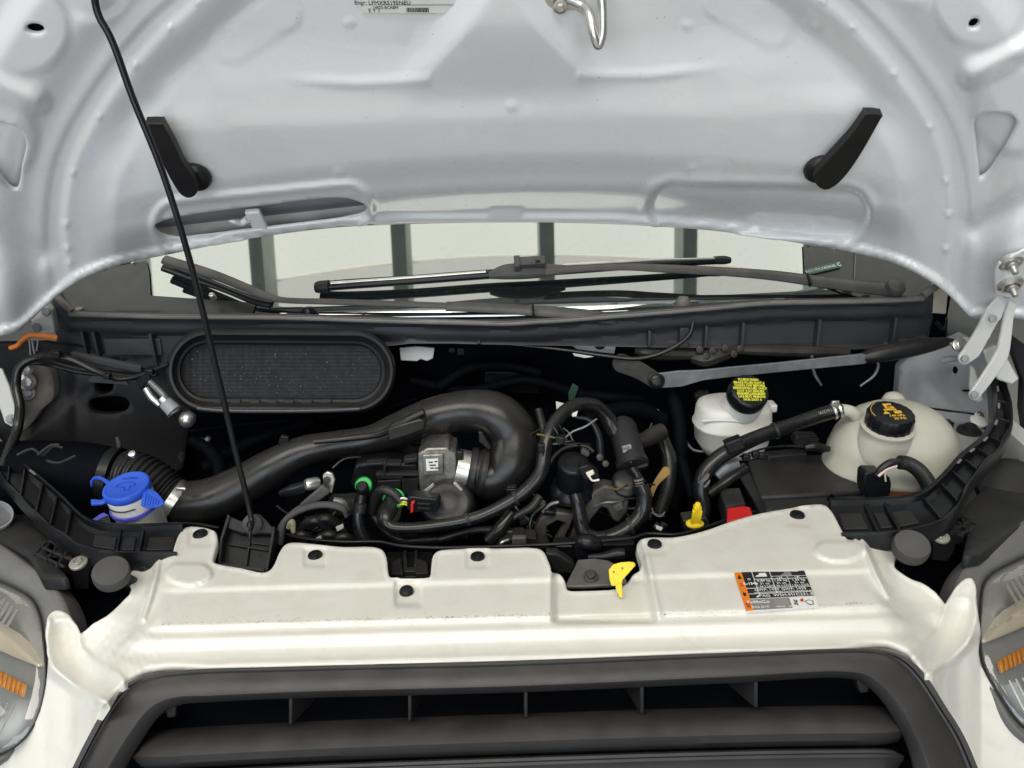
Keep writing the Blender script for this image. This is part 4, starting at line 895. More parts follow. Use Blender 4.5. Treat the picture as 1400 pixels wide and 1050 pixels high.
for q in ([(340, 740), (342, 740), (337, 776), (335, 775)], [(312, 743), (366, 751), (366, 753), (312, 745)], [(345, 741), (368, 744), (368, 746), (345, 743)]): hpl('floor_rib', q, -.008, .008, M_BLKD, HOLD, bevel=.0006)
gro = PP(345, 717, HPL[0] + HPL[1] * .006, HPL[1])
lathe('grommet', gro, (0, -.9, .44), [(.0165, -.006), (.0165, .002), (.013, .006), (.0075, .008), (.006, .003)], M_RUB, HOLD, 'round rubber grommet of the prop rod')
tipp = hp(128, -12, .012)
RODPX = [(342, 740), (342, 728), (345, 719), (344, 712), (340, 690), (325, 630), (290, 480), (262, 365), (222, 235), (180, 130), (158, 68), (148, 45), (137, 26), (131, 8), (130, -12), (138, -24)]
RODY = [1.065, 1.068, 1.095, 1.11] + [None] * 12
RODR = [.0030, .0032, .0032, .0042] + [.0046] * 11 + [.004]
_t = hp(130, -12, .012); _dir = [ray(*q) for q in RODPX]
RODP = []
for q, y in zip(RODPX, RODY):
    if y is None: y = 1.12 + (_t[1] - 1.12) * (700 - q[1]) / 712.0
    RODP.append(PY(*q, y))
RODP[-1] = hp(138, -24, -.004)
ROD = tube('prop_rod', RODP, RODR, M_BLK, VAN, 'long dark steel prop rod holding the hood up', n=12, sub=6)

# ================================================================ latch area
LP = plate('latch_plate', [(772, 801), (785, 776), (790, 765), (812, 763), (832, 766), (850, 776), (858, 797), (840, 799), (800, 801)], 1.012, .006, mat('latch_steel', (.16, .155, .15), .5, metal=.4, var=.2, vscale=40, bump=.3, bscale=200, dust=.15), VAN, 'dusty grey steel latch plate bolted in the front notch', zmode=True)
bolt('bolt', PZ(808, 788, 1.016), (0, -.35, .94), .0072, M_DARKMET, LP, washer=1.55)
plate('side_guard', [(746, 757), (762, 757), (786, 773), (785, 785), (757, 784)], 1.07, .02, M_BLKD, LP, 'black guard beside the latch', bevel=.003)
LM = plate('latch_mechanism', [(757, 747), (868, 743), (872, 760), (858, 766), (840, 770), (826, 766), (790, 768), (776, 762)], 1.105, .03, M_BLK, VAN, 'black hood latch mechanism between the panel tabs', bevel=.003)
mb = MB(); mb.add(*tube_geo([PY(786, 743, 1.10), PY(800, 741, 1.09), PY(814, 744, 1.09), PY(820, 752, 1.095)], [.010, .014, .012, .004], n=12)); mb.build('latch_hook', M_BLK, LM, angle=40)
ptube('cable_sheath', [(805, 762, 1.075, 5), (825, 761, 1.07, 6), (845, 757, 1.07, 8), (853, 757, 1.07, 8)], M_BLK, LM, n=14)
plate('bracket', [(786, 747), (802, 744), (805, 762), (788, 768)], 1.085, .02, M_BLK, LM)
plate('cable_bracket', [(812, 733), (828, 731), (829, 737), (866, 737), (866, 741), (830, 743), (813, 742)], 1.13, .01, M_DARKMET, LM)
# yellow release lever
yl = PZ(848, 819, 1.024); yn = unit((-.25, -.85, .45)); pl_ = (yl, yn)
YL = plate('release_lever', [(832, 779), (838, 772), (848, 769), (860, 768), (867, 769), (869, 773), (861, 782), (851, 793), (850, 801), (836, 801), (833, 792)], 0, .004, M_YEL, VAN, 'bright yellow hood release lever beside the latch bolt', plane=pl_, d=-yn * .004, bevel=.0012)
plate('lever_tongue', [(841, 799), (850, 798), (851, 818), (847, 816), (842, 806)], 0, .004, M_YEL, YL, plane=(yl + yn * .003, yn), d=-yn * .005, bevel=.001)
for x, y in ((839, 782), (851, 777)): lathe('pin', PP(x, y, yl + yn * .0005, yn), yn, [(.0016, -.001), (.0016, .0008)], M_TAN, YL, n=10)
# clip bracket in the middle notch and wiring on the crossmember
HPL = tilt_plane(560, 752, 1.13, 790, 1.008)
CB = hpl('clip_bracket', [(528, 754), (592, 754), (590, 788), (531, 788)], -.010, .012, M_BLK, VAN, 'black clip bracket in the middle notch of the white panel')
for q in ([(536, 768), (548, 763), (551, 784), (534, 784)], [(570, 763), (584, 768), (586, 783), (568, 784)], [(551, 752), (556, 752), (557, 775), (566, 775), (567, 752), (571, 752), (570, 781), (552, 781)]):
    hpl('clip_finger', q, -.002, .008, M_BLKD, CB)
CN = plate('crossmember_connector', [(700, 736), (703, 733), (717, 733), (718, 735), (733, 736), (736, 742), (750, 746), (750, 750), (699, 750), (678, 750), (683, 741), (690, 739)], 1.135, .03, M_BLKD, VAN, 'grey black wiring connector lying on the crossmember', bevel=.002)
box('latch_band', PY(710, 741, 1.128), .024, .012, .022, M_GRY, CN, bevel=.002)
tube('wire', [PY(684, 748, 1.12), PY(686, 742, 1.12), PY(695, 738, 1.125)], .003, M_STEEL, CN, n=8)

# ================================================================ rubber bump stops, side brackets, headlamps (one side, then the other)
def side(s):
    R = 'right' if s > 0 else 'left'; near = 'below the coolant tank' if s > 0 else 'below the blue washer cap'
    f = lambda x, y: (x, y) if s > 0 else (1400 - x + 0, y + 33)       # mirrored pixel, allowing for the roll
    c = PZ(*((1246, 747) if s > 0 else (152, 783)), 1.058); k = m_px(c)
    ax = unit((-.10 * s if s > 0 else .22, -.42, .90))
    BS = lathe('bump_stop', c, ax, [(17 * k, -.016), (23 * k, -.013), (24 * k, -.006), (24 * k, .003), (22.5 * k, .007), (18 * k, .008), (6 * k, .0082)], M_RUB, VAN, 'round grey rubber hood bump stop ' + near)
    b0 = c - ax * .012
    mb = MB(); mb.add(*tube_geo([b0, b0 + np.array([(.012 if s < 0 else .003), .03, -.035]), b0 + np.array([(.016 if s < 0 else .004), .06, -.08])], [.013, .011, .014], n=14)); mb.add(*lathe_geo(b0 + np.array([(.014 if s < 0 else .004), .05, -.06]), (0, -.2, 1), [(.02, -.006), (.02, 0), (.017, .005), (.012, .006)], 24))
    mb.build('stem', M_BLK, BS)
    # headlamp bracket with lattice and bolt
    bp = [(1270, 737), (1310, 728), (1330, 733), (1326, 742), (1306, 745), (1306, 752), (1296, 768), (1274, 766), (1276, 748)] if s > 0 else [(78, 758), (95, 762), (125, 772), (122, 785), (121, 806), (101, 806), (98, 786), (80, 782)]
    BR = plate('lamp_bracket', bp, 1.085, .04, M_BLKD, VAN, 'dark plastic headlamp bracket with washer bolt ' + near, bevel=.002)
    bo = PZ(*((1286, 733) if s > 0 else (107, 769)), 1.05)
    mb = MB(); mb.add(*lathe_geo(bo, (0, -.3, .95), [(.0135, -.003), (.0135, .0005), (.010, .002)], 26)); mb.add(*lathe_geo(bo, (0, -.3, .95), [(.0075, .001), (.0075, .0035), (.006, .0045), (.005, .003)], 6)); mb.build('flange_bolt', mat('dull_zinc', (.36, .35, .31), .45, metal=.6, var=.2, vscale=60, bump=.3, bscale=300), BR)
    o0 = np.array((1290, 725) if s > 0 else (100, 758), float)
    La = [((1284, 722), (1322, 700)), ((1298, 729), (1334, 708)), ((1310, 732), (1342, 716)), ((1290, 716), (1316, 733)), ((1302, 709), (1328, 728)), ((1313, 704), (1338, 719))] if s > 0 else \
         [((68, 739), (110, 761)), ((56, 748), (104, 768)), ((48, 757), (88, 775)), ((62, 742), (46, 760)), ((78, 748), (62, 768)), ((92, 754), (77, 775))]
    for a, b in La: tube('lattice_rib', [PZ(*a, 1.045), PZ(*b, 1.045)], .0024, M_BLKD, BR, n=6, sub=2)
    # lamp
    hp0 = PZ(*f(1345, 862), .946); hn = unit((s * .20, -.62, .76))
    hm = lambda off: (lambda x, y: along_view(plane_map(hp0, hn)(x, y), off(x, y) if callable(off) else np.full(len(x), off), hn))
    def ff(L): return [f(*p) for p in L]
    lens = [(1341, 830), (1345, 800), (1356, 785), (1378, 772), (1420, 755), (1500, 740), (1570, 760), (1600, 830), (1590, 920), (1540, 1000), (1470, 1015), (1420, 1004), (1396, 990), (1372, 958), (1350, 920), (1341, 888)] if s > 0 else \
           [(1341, 840), (1346, 808), (1358, 785), (1378, 772), (1420, 755), (1500, 740), (1570, 760), (1600, 830), (1590, 920), (1540, 1000), (1470, 1012), (1400, 998), (1372, 982), (1352, 955), (1340, 915), (1337, 885)]
    lens = crom(ff(lens), 5, True); cen = np.mean(np.array(lens), 0)
    def bulge(x, y):
        d = polyd(x, y, [tuple(p) for p in lens] + [tuple(lens[0])]); return .022 * np.sqrt(np.clip(d / 130, 0, 1)) + .0
    shell = [(1302, 850), (1303, 815), (1312, 790), (1322, 775), (1340, 757), (1368, 735), (1400, 712), (1450, 690), (1560, 690), (1640, 800), (1620, 960), (1540, 1040), (1470, 1040), (1415, 1016), (1385, 990), (1358, 945), (1339, 912), (1334, 880), (1320, 862)]
    shell = crom(ff(shell), 4, True)
    def sh(x, y):
        d = polyd(x, y, [tuple(p) for p in lens] + [tuple(lens[0])]); ins = inpoly(x, y, [tuple(p) for p in lens])
        h = -.004 + .006 * sstep(2, 10, d) - .022 * sstep(26, 70, d); h += .002 * np.exp(-((d - 22) / 2.5) ** 2); return np.where(ins, -.006, h)
    HL = sheet('headlamp', shell, hm(sh), 5, mat('lamp_housing', (.12, .12, .122), .55, var=.12, vscale=12, bump=.2, bscale=700, dust=.12), VAN, '%s headlamp in a dark grey housing with clear lens and amber reflector' % R, holes=[lens], rim=(0, .03, -.03), rimr=.002)
    for i, t in enumerate(((1362, 738), (1376, 730), (1346, 750))):
        o = hm(-.02)(np.array([float(f(*t)[0])]), np.array([float(f(*t)[1])]))[0]; box('housing_clip', o, .014, .008, .006, M_TRIM, HL, X=unit((.75 * s, .6, 0)), bevel=.002)
    # bowl and reflectors inside
    def bowl(x, y):
        d = polyd(x, y, [tuple(p) for p in lens] + [tuple(lens[0])]); return -.010 - .05 * np.sqrt(np.clip(d / 70, 0, 1))
    sheet('reflector_bowl', lens, hm(bowl), 5, mat('reflector', (.62, .64, .67), .14, metal=.55, var=.03, vscale=20), HL, 'silvered reflector bowl')
    wedge = ff([(1346, 878), (1362, 862), (1385, 840), (1420, 818), (1470, 800), (1470, 838), (1420, 846), (1385, 862)])
    sheet('reflector_shelf', wedge, hm(-.016), 6, mat('warm_reflector', (.92, .84, .68), .22, metal=.3, var=.03, vscale=30), HL, 'bright warm reflector shelf', rim=(0, .02, -.01))
    for i in range(10):
        a = ff([(1366 + i * 6, 903 - i * 3.2), (1370 + i * 6, 900 - i * 3.2), (1374 + i * 6, 917 - i * 2.8), (1370.5 + i * 6, 920 - i * 2.8)])
        P = [hm(-.018)(np.array([q[0]]), np.array([q[1]]))[0] for q in a]; V, Fc = prism_geo(P, -hn * .006); raw('amber_prism', V, Fc, mat('amber', (1.0, .33, .03), .12, var=.25, vscale=90, spec=.8), HL, bevel=.001)
    for i in range(9):
        a, b = f(1380 + i * 9, 930 - i * 2), f(1408 + i * 9, 985 - i * 2)
        P = [hm(-.022)(np.array([q[0]]), np.array([q[1]]))[0] for q in (a, b)]; tube('bowl_flute', P, .0016, mat('flute_silver', (.85, .85, .83), .2, metal=.5, var=.05), HL, n=6, sub=2)
    for i in range(7):
        a, b = f(1376 + i * 6, 800 - i * 5), f(1392 + i * 6, 826 - i * 5)
        P = [hm(-.020)(np.array([q[0]]), np.array([q[1]]))[0] for q in (a, b)]; tube('upper_flute', P, .0026, MATS['flute_silver'], HL, n=6, sub=2)
    gl = bpy.data.materials.get('lamp_lens')
    if not gl:
        gl = bpy.data.materials.new('lamp_lens'); gl.use_nodes = True; nt = gl.node_tree; b = nt.nodes['Principled BSDF']
        gs = nt.nodes.new('ShaderNodeBsdfGlossy'); gs.inputs['Roughness'].default_value = .03; tr = nt.nodes.new('ShaderNodeBsdfTransparent'); tr.inputs[0].default_value = (.93, .94, .94, 1)
        fr = nt.nodes.new('ShaderNodeFresnel'); fr.inputs[0].default_value = 1.8; mx = nt.nodes.new('ShaderNodeMixShader')
        nt.links.new(fr.outputs[0], mx.inputs[0]); nt.links.new(tr.outputs[0], mx.inputs[1]); nt.links.new(gs.outputs[0], mx.inputs[2]); nt.links.new(mx.outputs[0], nt.nodes['Material Output'].inputs[0])
    sheet('lens', lens, hm(bulge), 6, gl, HL, 'clear polycarbonate lens')
    tube('lens_seal', [hm(.003)(np.array([p[0]]), np.array([p[1]]))[0] for p in lens[::3]] + [hm(.003)(np.array([lens[0][0]]), np.array([lens[0][1]]))[0]], .0016, M_RUBD, HL, n=8, sub=2)
    return HL
side(1); side(-1)
# dark sheets added as shade under the lamp brackets
for q, lb in (([(1225, 760), (1262, 745), (1300, 735), (1325, 745), (1330, 800), (1295, 840), (1240, 800)], 'dark sheet for the shade between the lamp and the white panel below the coolant tank'),
              ([(60, 760), (120, 770), (180, 770), (190, 800), (130, 870), (100, 885), (80, 840)], 'dark sheet for the shade between the lamp and the white panel below the washer cap')):
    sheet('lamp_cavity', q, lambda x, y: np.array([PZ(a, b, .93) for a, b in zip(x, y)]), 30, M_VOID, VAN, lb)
for q, lb in (([(1312, 700), (1345, 670), (1370, 640), (1400, 622), (1450, 600), (1450, 690), (1400, 714), (1368, 737), (1340, 757), (1318, 760), (1325, 730)], 'dark plastic lamp cover beside the channel and coolant tank'),
              ([(-40, 650), (0, 700), (40, 716), (70, 740), (60, 752), (92, 790), (60, 790), (40, 760), (0, 740), (-40, 725)], 'dark plastic lamp cover beside the channel and washer cap')):
    sheet('lamp_cover', q, lambda x, y: np.array([PZ(a, b, 1.03) for a, b in zip(x, y)]), 8, M_BLKD, VAN, lb, rim=(0, 0, -.02))
lathe('lamp_dome', PZ(1382, 668, 1.02), (-.2, -.5, .85), [(.06, 0), (.058, .012), (.045, .022), (.02, .027)], M_BLKD, VAN, 'round black dust cover behind the headlamp beside the channel', n=40)
RC = lathe('corner_ring', PZ(-8, 706, 1.05), (.5, -.4, .75), [(.028, -.01), (.030, .002), (.028, .006), (.026, .006), (.025, -.01)], M_INNER, VAN, 'white ring of a lamp connector at the wing edge')
# lower bumper carried down to the floor so the front end stands on its wheels
for s in (-1, 1):
    WH = lathe('front_wheel', (s * .93, 1.62, .34), (1, 0, 0), [(.20, -.10), (.30, -.105), (.335, -.09), (.34, 0), (.335, .09), (.30, .105), (.20, .10)], M_RUB, VAN, '%s front wheel under the wing' % ('right' if s > 0 else 'left'), n=48)
    lathe('rim', (s * .93, 1.62, .34), (1, 0, 0), [(.06, -.095), (.195, -.09), (.20, 0), (.195, .09), (.06, .095)], M_STEEL, WH, n=40)
rows = [[np.array([x, .58 + .10 * x * x + .04 * t, .60 - .30 * t]) for x in np.linspace(-.93, .93, 40)] for t in np.linspace(0, 1, 14)]
wsheet('lower_bumper', rows, M_BODYW, VAN, 'white lower bumper skin below the grille')
# ================================================================ inner wings and hinge hardware
def pn(x, y, Y): return PY(x, y, Y)
def psheet(name, px, p0, n, m, label, holes=(), sp=8, rim=None, disp=None, parent=VAN, smooth=0):
    if smooth: px = crom(px, smooth, True)
    base = plane_map(p0, n); mp = base if disp is None else (lambda x, y: along_view(base(x, y), disp(x, y), n))
    return sheet(name, px, mp, sp, m, parent, label, holes=holes, rim=rim, rimr=.001)
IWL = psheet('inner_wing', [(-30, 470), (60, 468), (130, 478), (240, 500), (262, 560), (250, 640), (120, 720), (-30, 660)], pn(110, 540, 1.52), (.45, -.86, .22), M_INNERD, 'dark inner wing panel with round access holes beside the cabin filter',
             holes=[ell(142, 526, 14, 13), crom([(122, 548), (134, 543), (170, 543), (178, 552), (170, 563), (132, 565), (122, 558)], 4, True)], rim=(0, .012, 0),
             disp=lambda x, y: .010 * sstep(-3, 3, (y - 470) - (200 - x) * .75) - .006 * np.exp(-(((x - 105) / 8) ** 2)))
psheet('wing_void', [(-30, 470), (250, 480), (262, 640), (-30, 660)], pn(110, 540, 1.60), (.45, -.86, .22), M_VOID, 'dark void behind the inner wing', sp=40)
psheet('strut_panel', [(28, 498), (44, 496), (66, 505), (72, 520), (72, 545), (56, 560), (40, 582), (28, 590), (24, 560)], pn(50, 530, 1.47), (.6, -.78, .2), mat('strut_tan', (.20, .185, .165), .5, var=.15), 'tan grey strut panel beside the dark inner wing', smooth=3, rim=(0, .02, 0))
WB = plate('white_hinge_base', [(40, 430), (58, 414), (70, 424), (75, 456), (60, 457), (45, 453)], 1.53, .02, M_BODYW, VAN, 'white metal hinge base under the corner of the hood beside the orange cable', bevel=.003)
for x, y in ((63, 426), (50, 448)): lathe('dimple', PY(x, y, 1.528), (0, -1, .2), [(.010, 0), (.008, .003), (.004, .001)], M_INNER, WB, n=20)
ptube('orange_cable', [(14, 476, 1.45, 3.2), (24, 472, 1.45, 3.2), (30, 466, 1.46, 3.4), (40, 459, 1.47, 3.6), (58, 459, 1.48, 3.6), (78, 462, 1.49, 3.6)], M_ORANGE, VAN, 'short orange cable looping beside the cowl end', n=12)
for q in ([(44, 466, 1.5, 1.2), (46, 478, 1.5, 1.2), (48, 488, 1.5, 1.2)], [(52, 464, 1.5, 1), (50, 480, 1.5, 1)], [(40, 462, 1.5, 1.2), (42, 486, 1.5, 1.2)]): ptube('thin_wire', q, M_INNER, VAN, 'thin grey wire hanging below the orange cable', n=6)
HLk = plate('hinge_link', [(-20, 500), (2, 505), (12, 528), (20, 556), (24, 576), (16, 584), (6, 578), (-4, 548), (-20, 530)], 1.40, .006, M_BODYW, VAN, 'pale steel hinge link at the wing edge behind the black cable', bevel=.002)
bolt('bolt', PY(15, 573, 1.396), (0, -1, .2), .006, M_INNER, HLk)
for x, y, r in ((36, 504, .008), (36, 522, .011), (37, 537, .009)): bolt('wing_bolt', PY(x, y, 1.455), (.5, -.85, .2), r, M_STEEL if y < 525 else M_INNER, VAN, label='zinc bolt on the strut panel')
plate('hinge_tab', [(11, 528), (17, 526), (16, 550), (24, 552), (22, 562), (12, 555)], 1.41, .012, M_INNER, VAN, 'small grey tab beside the black cable')
CL = ptube('wing_cable', [(2, 640, 1.28, 6.5), (14, 612, 1.32, 6.5), (24, 585, 1.36, 6.5), (27, 555, 1.38, 6.2), (22, 525, 1.40, 6), (27, 502, 1.41, 5.8), (46, 490, 1.42, 5.4), (72, 487, 1.42, 5), (96, 491, 1.42, 4.6), (130, 507, 1.42, 4), (160, 518, 1.41, 3.6), (186, 515, 1.41, 3.2), (208, 507, 1.41, 3), (230, 498, 1.41, 3)], M_HOSE, VAN, 'black cable running over the wing to the cabin filter', n=10)
for x, y, w in ((77, 484, .014), (147, 514, .01), (205, 508, .012)): box('cable_clip', PY(x, y, 1.405), w * 1.3, .014, w, M_BLK, CL, X=(1, 0, -.1))
ptube('bracket_arm', [(30, 498, 1.45, 4), (60, 495, 1.45, 9), (110, 506, 1.46, 10), (190, 515, 1.47, 8), (215, 512, 1.47, 4)], M_BLK, VAN, 'black bracket arm under the cowl beside the cabin filter', flat=.5, n=12)
plate('grey_wedge', [(120, 518), (128, 511), (170, 520), (176, 527), (122, 523)], 1.45, .01, M_COWL, VAN, 'slate grey plastic wedge below the cable')
# silver refrigerant fitting under the filter
FT = ptube('pipe_fitting', [(222, 545, 1.385, 8), (232, 556, 1.38, 9), (240, 566, 1.375, 10)], M_STEEL, VAN, 'silver pipe fitting with round end below the cabin filter', n=18)
ptube('prong', [(199, 531, 1.39, 4.5), (207, 543, 1.385, 5), (219, 554, 1.38, 4.5)], M_STEEL, FT, n=12)
ptube('prong', [(205, 522, 1.40, 4), (218, 534, 1.39, 4.5), (228, 545, 1.385, 4)], M_LINK, FT, n=12)
ptube('collar', [(226, 550, 1.37, 9.5), (238, 562, 1.365, 10.5)], M_INNER, FT, n=20)
lathe('round_end', PY(256, 573, 1.37), unit(PY(256, 573, 1.37) - PY(242, 566, 1.375)), [(.010, -.012), (.016, -.004), (.0165, .004), (.013, .011), (.006, .015)], M_STEEL, FT)
plate('latch_arm', [(186, 520), (200, 510), (206, 516), (192, 534)], 1.40, .006, M_BLK, FT)

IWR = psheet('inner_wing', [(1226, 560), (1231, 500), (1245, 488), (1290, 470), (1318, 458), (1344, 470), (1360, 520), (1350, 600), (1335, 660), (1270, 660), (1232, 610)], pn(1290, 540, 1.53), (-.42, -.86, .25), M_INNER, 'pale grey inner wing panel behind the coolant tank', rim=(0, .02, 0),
             disp=lambda x, y: .016 * np.exp(-(((x - 1305) / 20) ** 2 + ((y - 510) / 26) ** 2)) - .006 * np.exp(-((polyd(x, y, [(1262, 517), (1300, 555), (1335, 590)])) / 3.) ** 2) + .004 * sstep(1248, 1252, x))
for x, y, rx, ry in ((1306, 506, 3.5, 5), (1321, 534, 6, 1.6)): psheet('dark_slot', ell(x, y, rx, ry), pn(x, y, 1.500), (-.42, -.86, .25), M_VOID, None, parent=IWR, sp=4)
ptube('stud', [(1289, 493, 1.49, 4), (1300, 491, 1.48, 4.5), (1308, 490, 1.47, 4)], M_INNER, IWR, n=12)
SH = psheet('strut_shelf', [(1285, 585), (1325, 578), (1348, 588), (1340, 600), (1310, 624), (1290, 632), (1280, 610)], PZ(1320, 610, 1.075), (0, 0, 1), M_INNER, 'grey strut tower shelf beside the coolant tank', smooth=3, rim=(0, 0, -.02))
lathe('shelf_stud', PZ(1325, 590, 1.077), (0, -.2, 1), [(.022, -.002), (.022, .003), (.014, .006), (.012, .014), (.006, .015)], M_INNERD, SH)
lathe('shelf_cap', PZ(1337, 577, 1.085), (0, -.4, .9), [(.015, -.002), (.016, .004), (.010, .008)], M_BODYW, SH)
box('shelf_clip', PZ(1294, 579, 1.09), .02, .02, .012, M_BLK, SH)
ptube('shelf_wire', [(1270, 558, 1.46, 1.6), (1300, 562, 1.46, 1.6), (1330, 566, 1.44, 1.6), (1345, 575, 1.40, 1.8), (1347, 588, 1.38, 2)], M_HOSE, VAN, 'thin black wire over the strut shelf', n=8)
bolt('wing_bolt', PY(1339, 569, 1.42), (0, -.8, .5), .006, M_STEEL, VAN, label='bright bolt head beside the ribbed channel')
# right hinge
HB = plate('hinge_mount', [(1360, 372), (1366, 360), (1400, 342), (1450, 345), (1450, 420), (1398, 414), (1360, 402)], 0, .005, M_HOOD, VAN, 'pale hinge plate bolted to the hood corner', plane=(hp(1383, 380, .004), HN), d=-HN * .005, bevel=.002)
for x, y in ((1383, 361), (1383, 392)):
    o = hp(x, y, .010); mb = MB(); mb.add(*lathe_geo(o, HN, [(.021, -.008), (.021, -.002), (.016, .002), (.013, .002), (.012, -.002)], 30)); mb.add(*lathe_geo(o, HN, [(.010, -.002), (.010, .007), (.006, .008), (.005, .020), (.003, .021)], 16)); mb.build('hinge_nut', M_STEEL, HB)
LKA = strap('hinge_link', [(1380, 402), (1360, 428), (1345, 455), (1330, 480), (1319, 491)], [8, 11, 10, 11, 8], [1.36, 1.37, 1.39, 1.40, 1.40], .007, M_BODYW, VAN, 'pale steel upper hinge link reaching to the cowl end', bevel=.0015)
LKB = strap('hinge_link', [(1388, 405), (1381, 430), (1376, 460), (1371, 484), (1352, 515), (1333, 541)], [5, 6, 7.5, 8.5, 8, 7], [1.35, 1.36, 1.37, 1.375, 1.375, 1.37], .007, M_BODYW, VAN, 'pale steel lower hinge link running down to the channel', bevel=.0015)
for x, y, Y, L in ((1358, 436, 1.365, LKA), (1320, 491, 1.393, LKA), (1333, 540, 1.364, LKB), (1378, 403, 1.345, LKA)): lathe('rivet', PY(x, y, Y), (0, -1, .2), [(.007, -.003), (.007, .001), (.005, .002)], M_INNER, L, n=20)
plate('hinge_bracket', [(1345, 480), (1362, 472), (1374, 482), (1386, 505), (1394, 518), (1384, 526), (1366, 520), (1352, 505)], 1.42, .01, M_BODYW, VAN, 'white hinge bracket on the wing behind the links', bevel=.003)
plate('hinge_bracket', [(1328, 500), (1334, 505), (1346, 548), (1336, 552), (1326, 530)], 1.44, .01, M_BODYW, VAN, 'narrow white hinge bracket behind the lower link', bevel=.003)
NB = plate('hinge_foot', [(1302, 471), (1312, 467), (1322, 471), (1320, 478), (1306, 480)], 1.45, .012, M_BODYW, VAN, 'white hinge foot with bolt beside the black seal', bevel=.002)
bolt('bolt', PY(1312, 472, 1.445), (0, -.8, .5), .009, M_STEEL, NB)
plate('pillar_flange', [(1318, 462), (1326, 462), (1332, 472), (1328, 478)], 1.47, .01, M_BODYW, NB)
plate('pillar_base', [(1276, 395), (1292, 378), (1300, 384), (1296, 408), (1294, 430), (1272, 428)], 1.56, .02, mat('pillar_cream', (.66, .58, .48), .45, var=.1), VAN, 'cream pillar base between the cowl end and the hood', bevel=.003)
psheet('pillar_cover', [(1290, 400), (1330, 400), (1345, 440), (1340, 475), (1296, 472), (1286, 440)], pn(1310, 440, 1.60), (0, -1, .1), mat('pillar_grey', (.26, .26, .25), .6, var=.06), 'plain grey pillar cover behind the hinge links', rim=(0, .02, 0))
ptube('seal_strip', [(1280, 440, 1.55, 3), (1290, 450, 1.55, 2), (1294, 435, 1.55, 1.4), (1293, 462, 1.55, 1.4)], M_HOSE, VAN, 'thin seal strip on the pillar', n=8)
plate('wing_gutter', [(1380, 455), (1400, 470), (1440, 490), (1440, 640), (1405, 610), (1398, 560), (1400, 520), (1385, 480)], 1.42, .02, M_BLKD, VAN, 'dark gutter seal along the wing behind the hinge', bevel=.003)
plate('pillar_void', [(1262, 430), (1292, 430), (1296, 466), (1262, 466)], 1.575, .01, M_VOID, VAN, 'dark gap below the pillar base', bevel=0)

# ================================================================ intake system
BX = ptube('air_box', [(-30, 655, 1.33, 50), (40, 652, 1.33, 50), (110, 650, 1.32, 46), (150, 652, 1.30, 41), (172, 655, 1.28, 37)], M_VOID, VAN, 'black air filter housing behind the wing channel', n=36)
for q in ([(24, 622, 1.19, 2), (45, 614, 1.19, 2), (58, 622, 1.19, 2), (74, 610, 1.19, 2), (86, 612, 1.19, 2)], [(64, 630, 1.185, 2), (80, 633, 1.18, 2), (104, 623, 1.18, 2)], [(52, 622, 1.185, 2), (70, 609, 1.19, 2), (82, 608, 1.19, 2)]): ptube('housing_rib', q, M_BLKD, BX, n=8)
CH = ptube('corrugated_hose', [(156, 655, 1.27, 37), (180, 655, 1.265, 37), (205, 664, 1.26, 35), (228, 678, 1.255, 31), (246, 688, 1.25, 28)], M_RUBD, VAN, 'black corrugated intake hose with clamp behind the blue cap', corr=(.0022, .0085), n=40)
ptube('hose_collar', [(147, 650, 1.26, 39), (160, 652, 1.26, 40)], M_BLK, CH, n=36)
lathe('clamp_screw', PY(181, 621, 1.20), (0, -.6, .8), [(.006, -.003), (.006, .003), (.004, .004)], M_STEEL, CH, n=12)
CP = ptube('hose_clamp', [(232, 681, 1.245, 30), (243, 687, 1.245, 29.5)], M_STEEL, VAN, 'bright metal band clamp on the intake hose', n=40)
box('clamp_screw', PY(248, 668, 1.20), .018, .008, .007, M_STEEL, CP, X=(1, 0, -.1))
# main duct
D = [(244, 689, 1.25, 30), (285, 685, 1.25, 31), (330, 665, 1.26, 29), (375, 638, 1.27, 26), (415, 618, 1.28, 22), (460, 608, 1.29, 19), (505, 601, 1.30, 19), (545, 588, 1.30, 24), (590, 571, 1.30, 27), (640, 562, 1.30, 29), (678, 569, 1.29, 33), (700, 595, 1.28, 35), (700, 628, 1.26, 36), (680, 650, 1.25, 34), (655, 654, 1.245, 31)]
DUCT = ptube('intake_duct', D, mat('duct_plastic', (.0085, .0085, .009), .30, var=.15, vscale=14, bump=.06, bscale=400, dust=.06), VAN, 'large smooth black intake duct curving across the engine', n=40, sub=8)
ptube('duct_crest', [(430, 604, 1.24, 4), (480, 599, 1.24, 4.5), (520, 593, 1.235, 5), (545, 580, 1.225, 6), (580, 563, 1.225, 5)], MATS['duct_plastic'], DUCT, n=10)
plate('duct_pad', [(529, 590), (531, 586), (573, 573), (582, 576), (581, 587), (556, 597), (531, 604)], 1.215, .03, MATS['duct_plastic'], DUCT, 'raised rectangular pad on the duct', bevel=.003)
plate('duct_gusset', [(654, 590), (660, 592), (672, 612), (668, 616), (655, 604)], 1.235, .006, MATS['duct_plastic'], DUCT)
ptube('mould_line', [(x, y + r * .62, Y - .022, 1.1) for x, y, Y, r in D[3:11]], MATS['duct_plastic'], DUCT, n=6)
plate('duct_tab', [(380, 603), (384, 596), (394, 598), (396, 612), (382, 612)], 1.27, .01, M_BLK, DUCT)
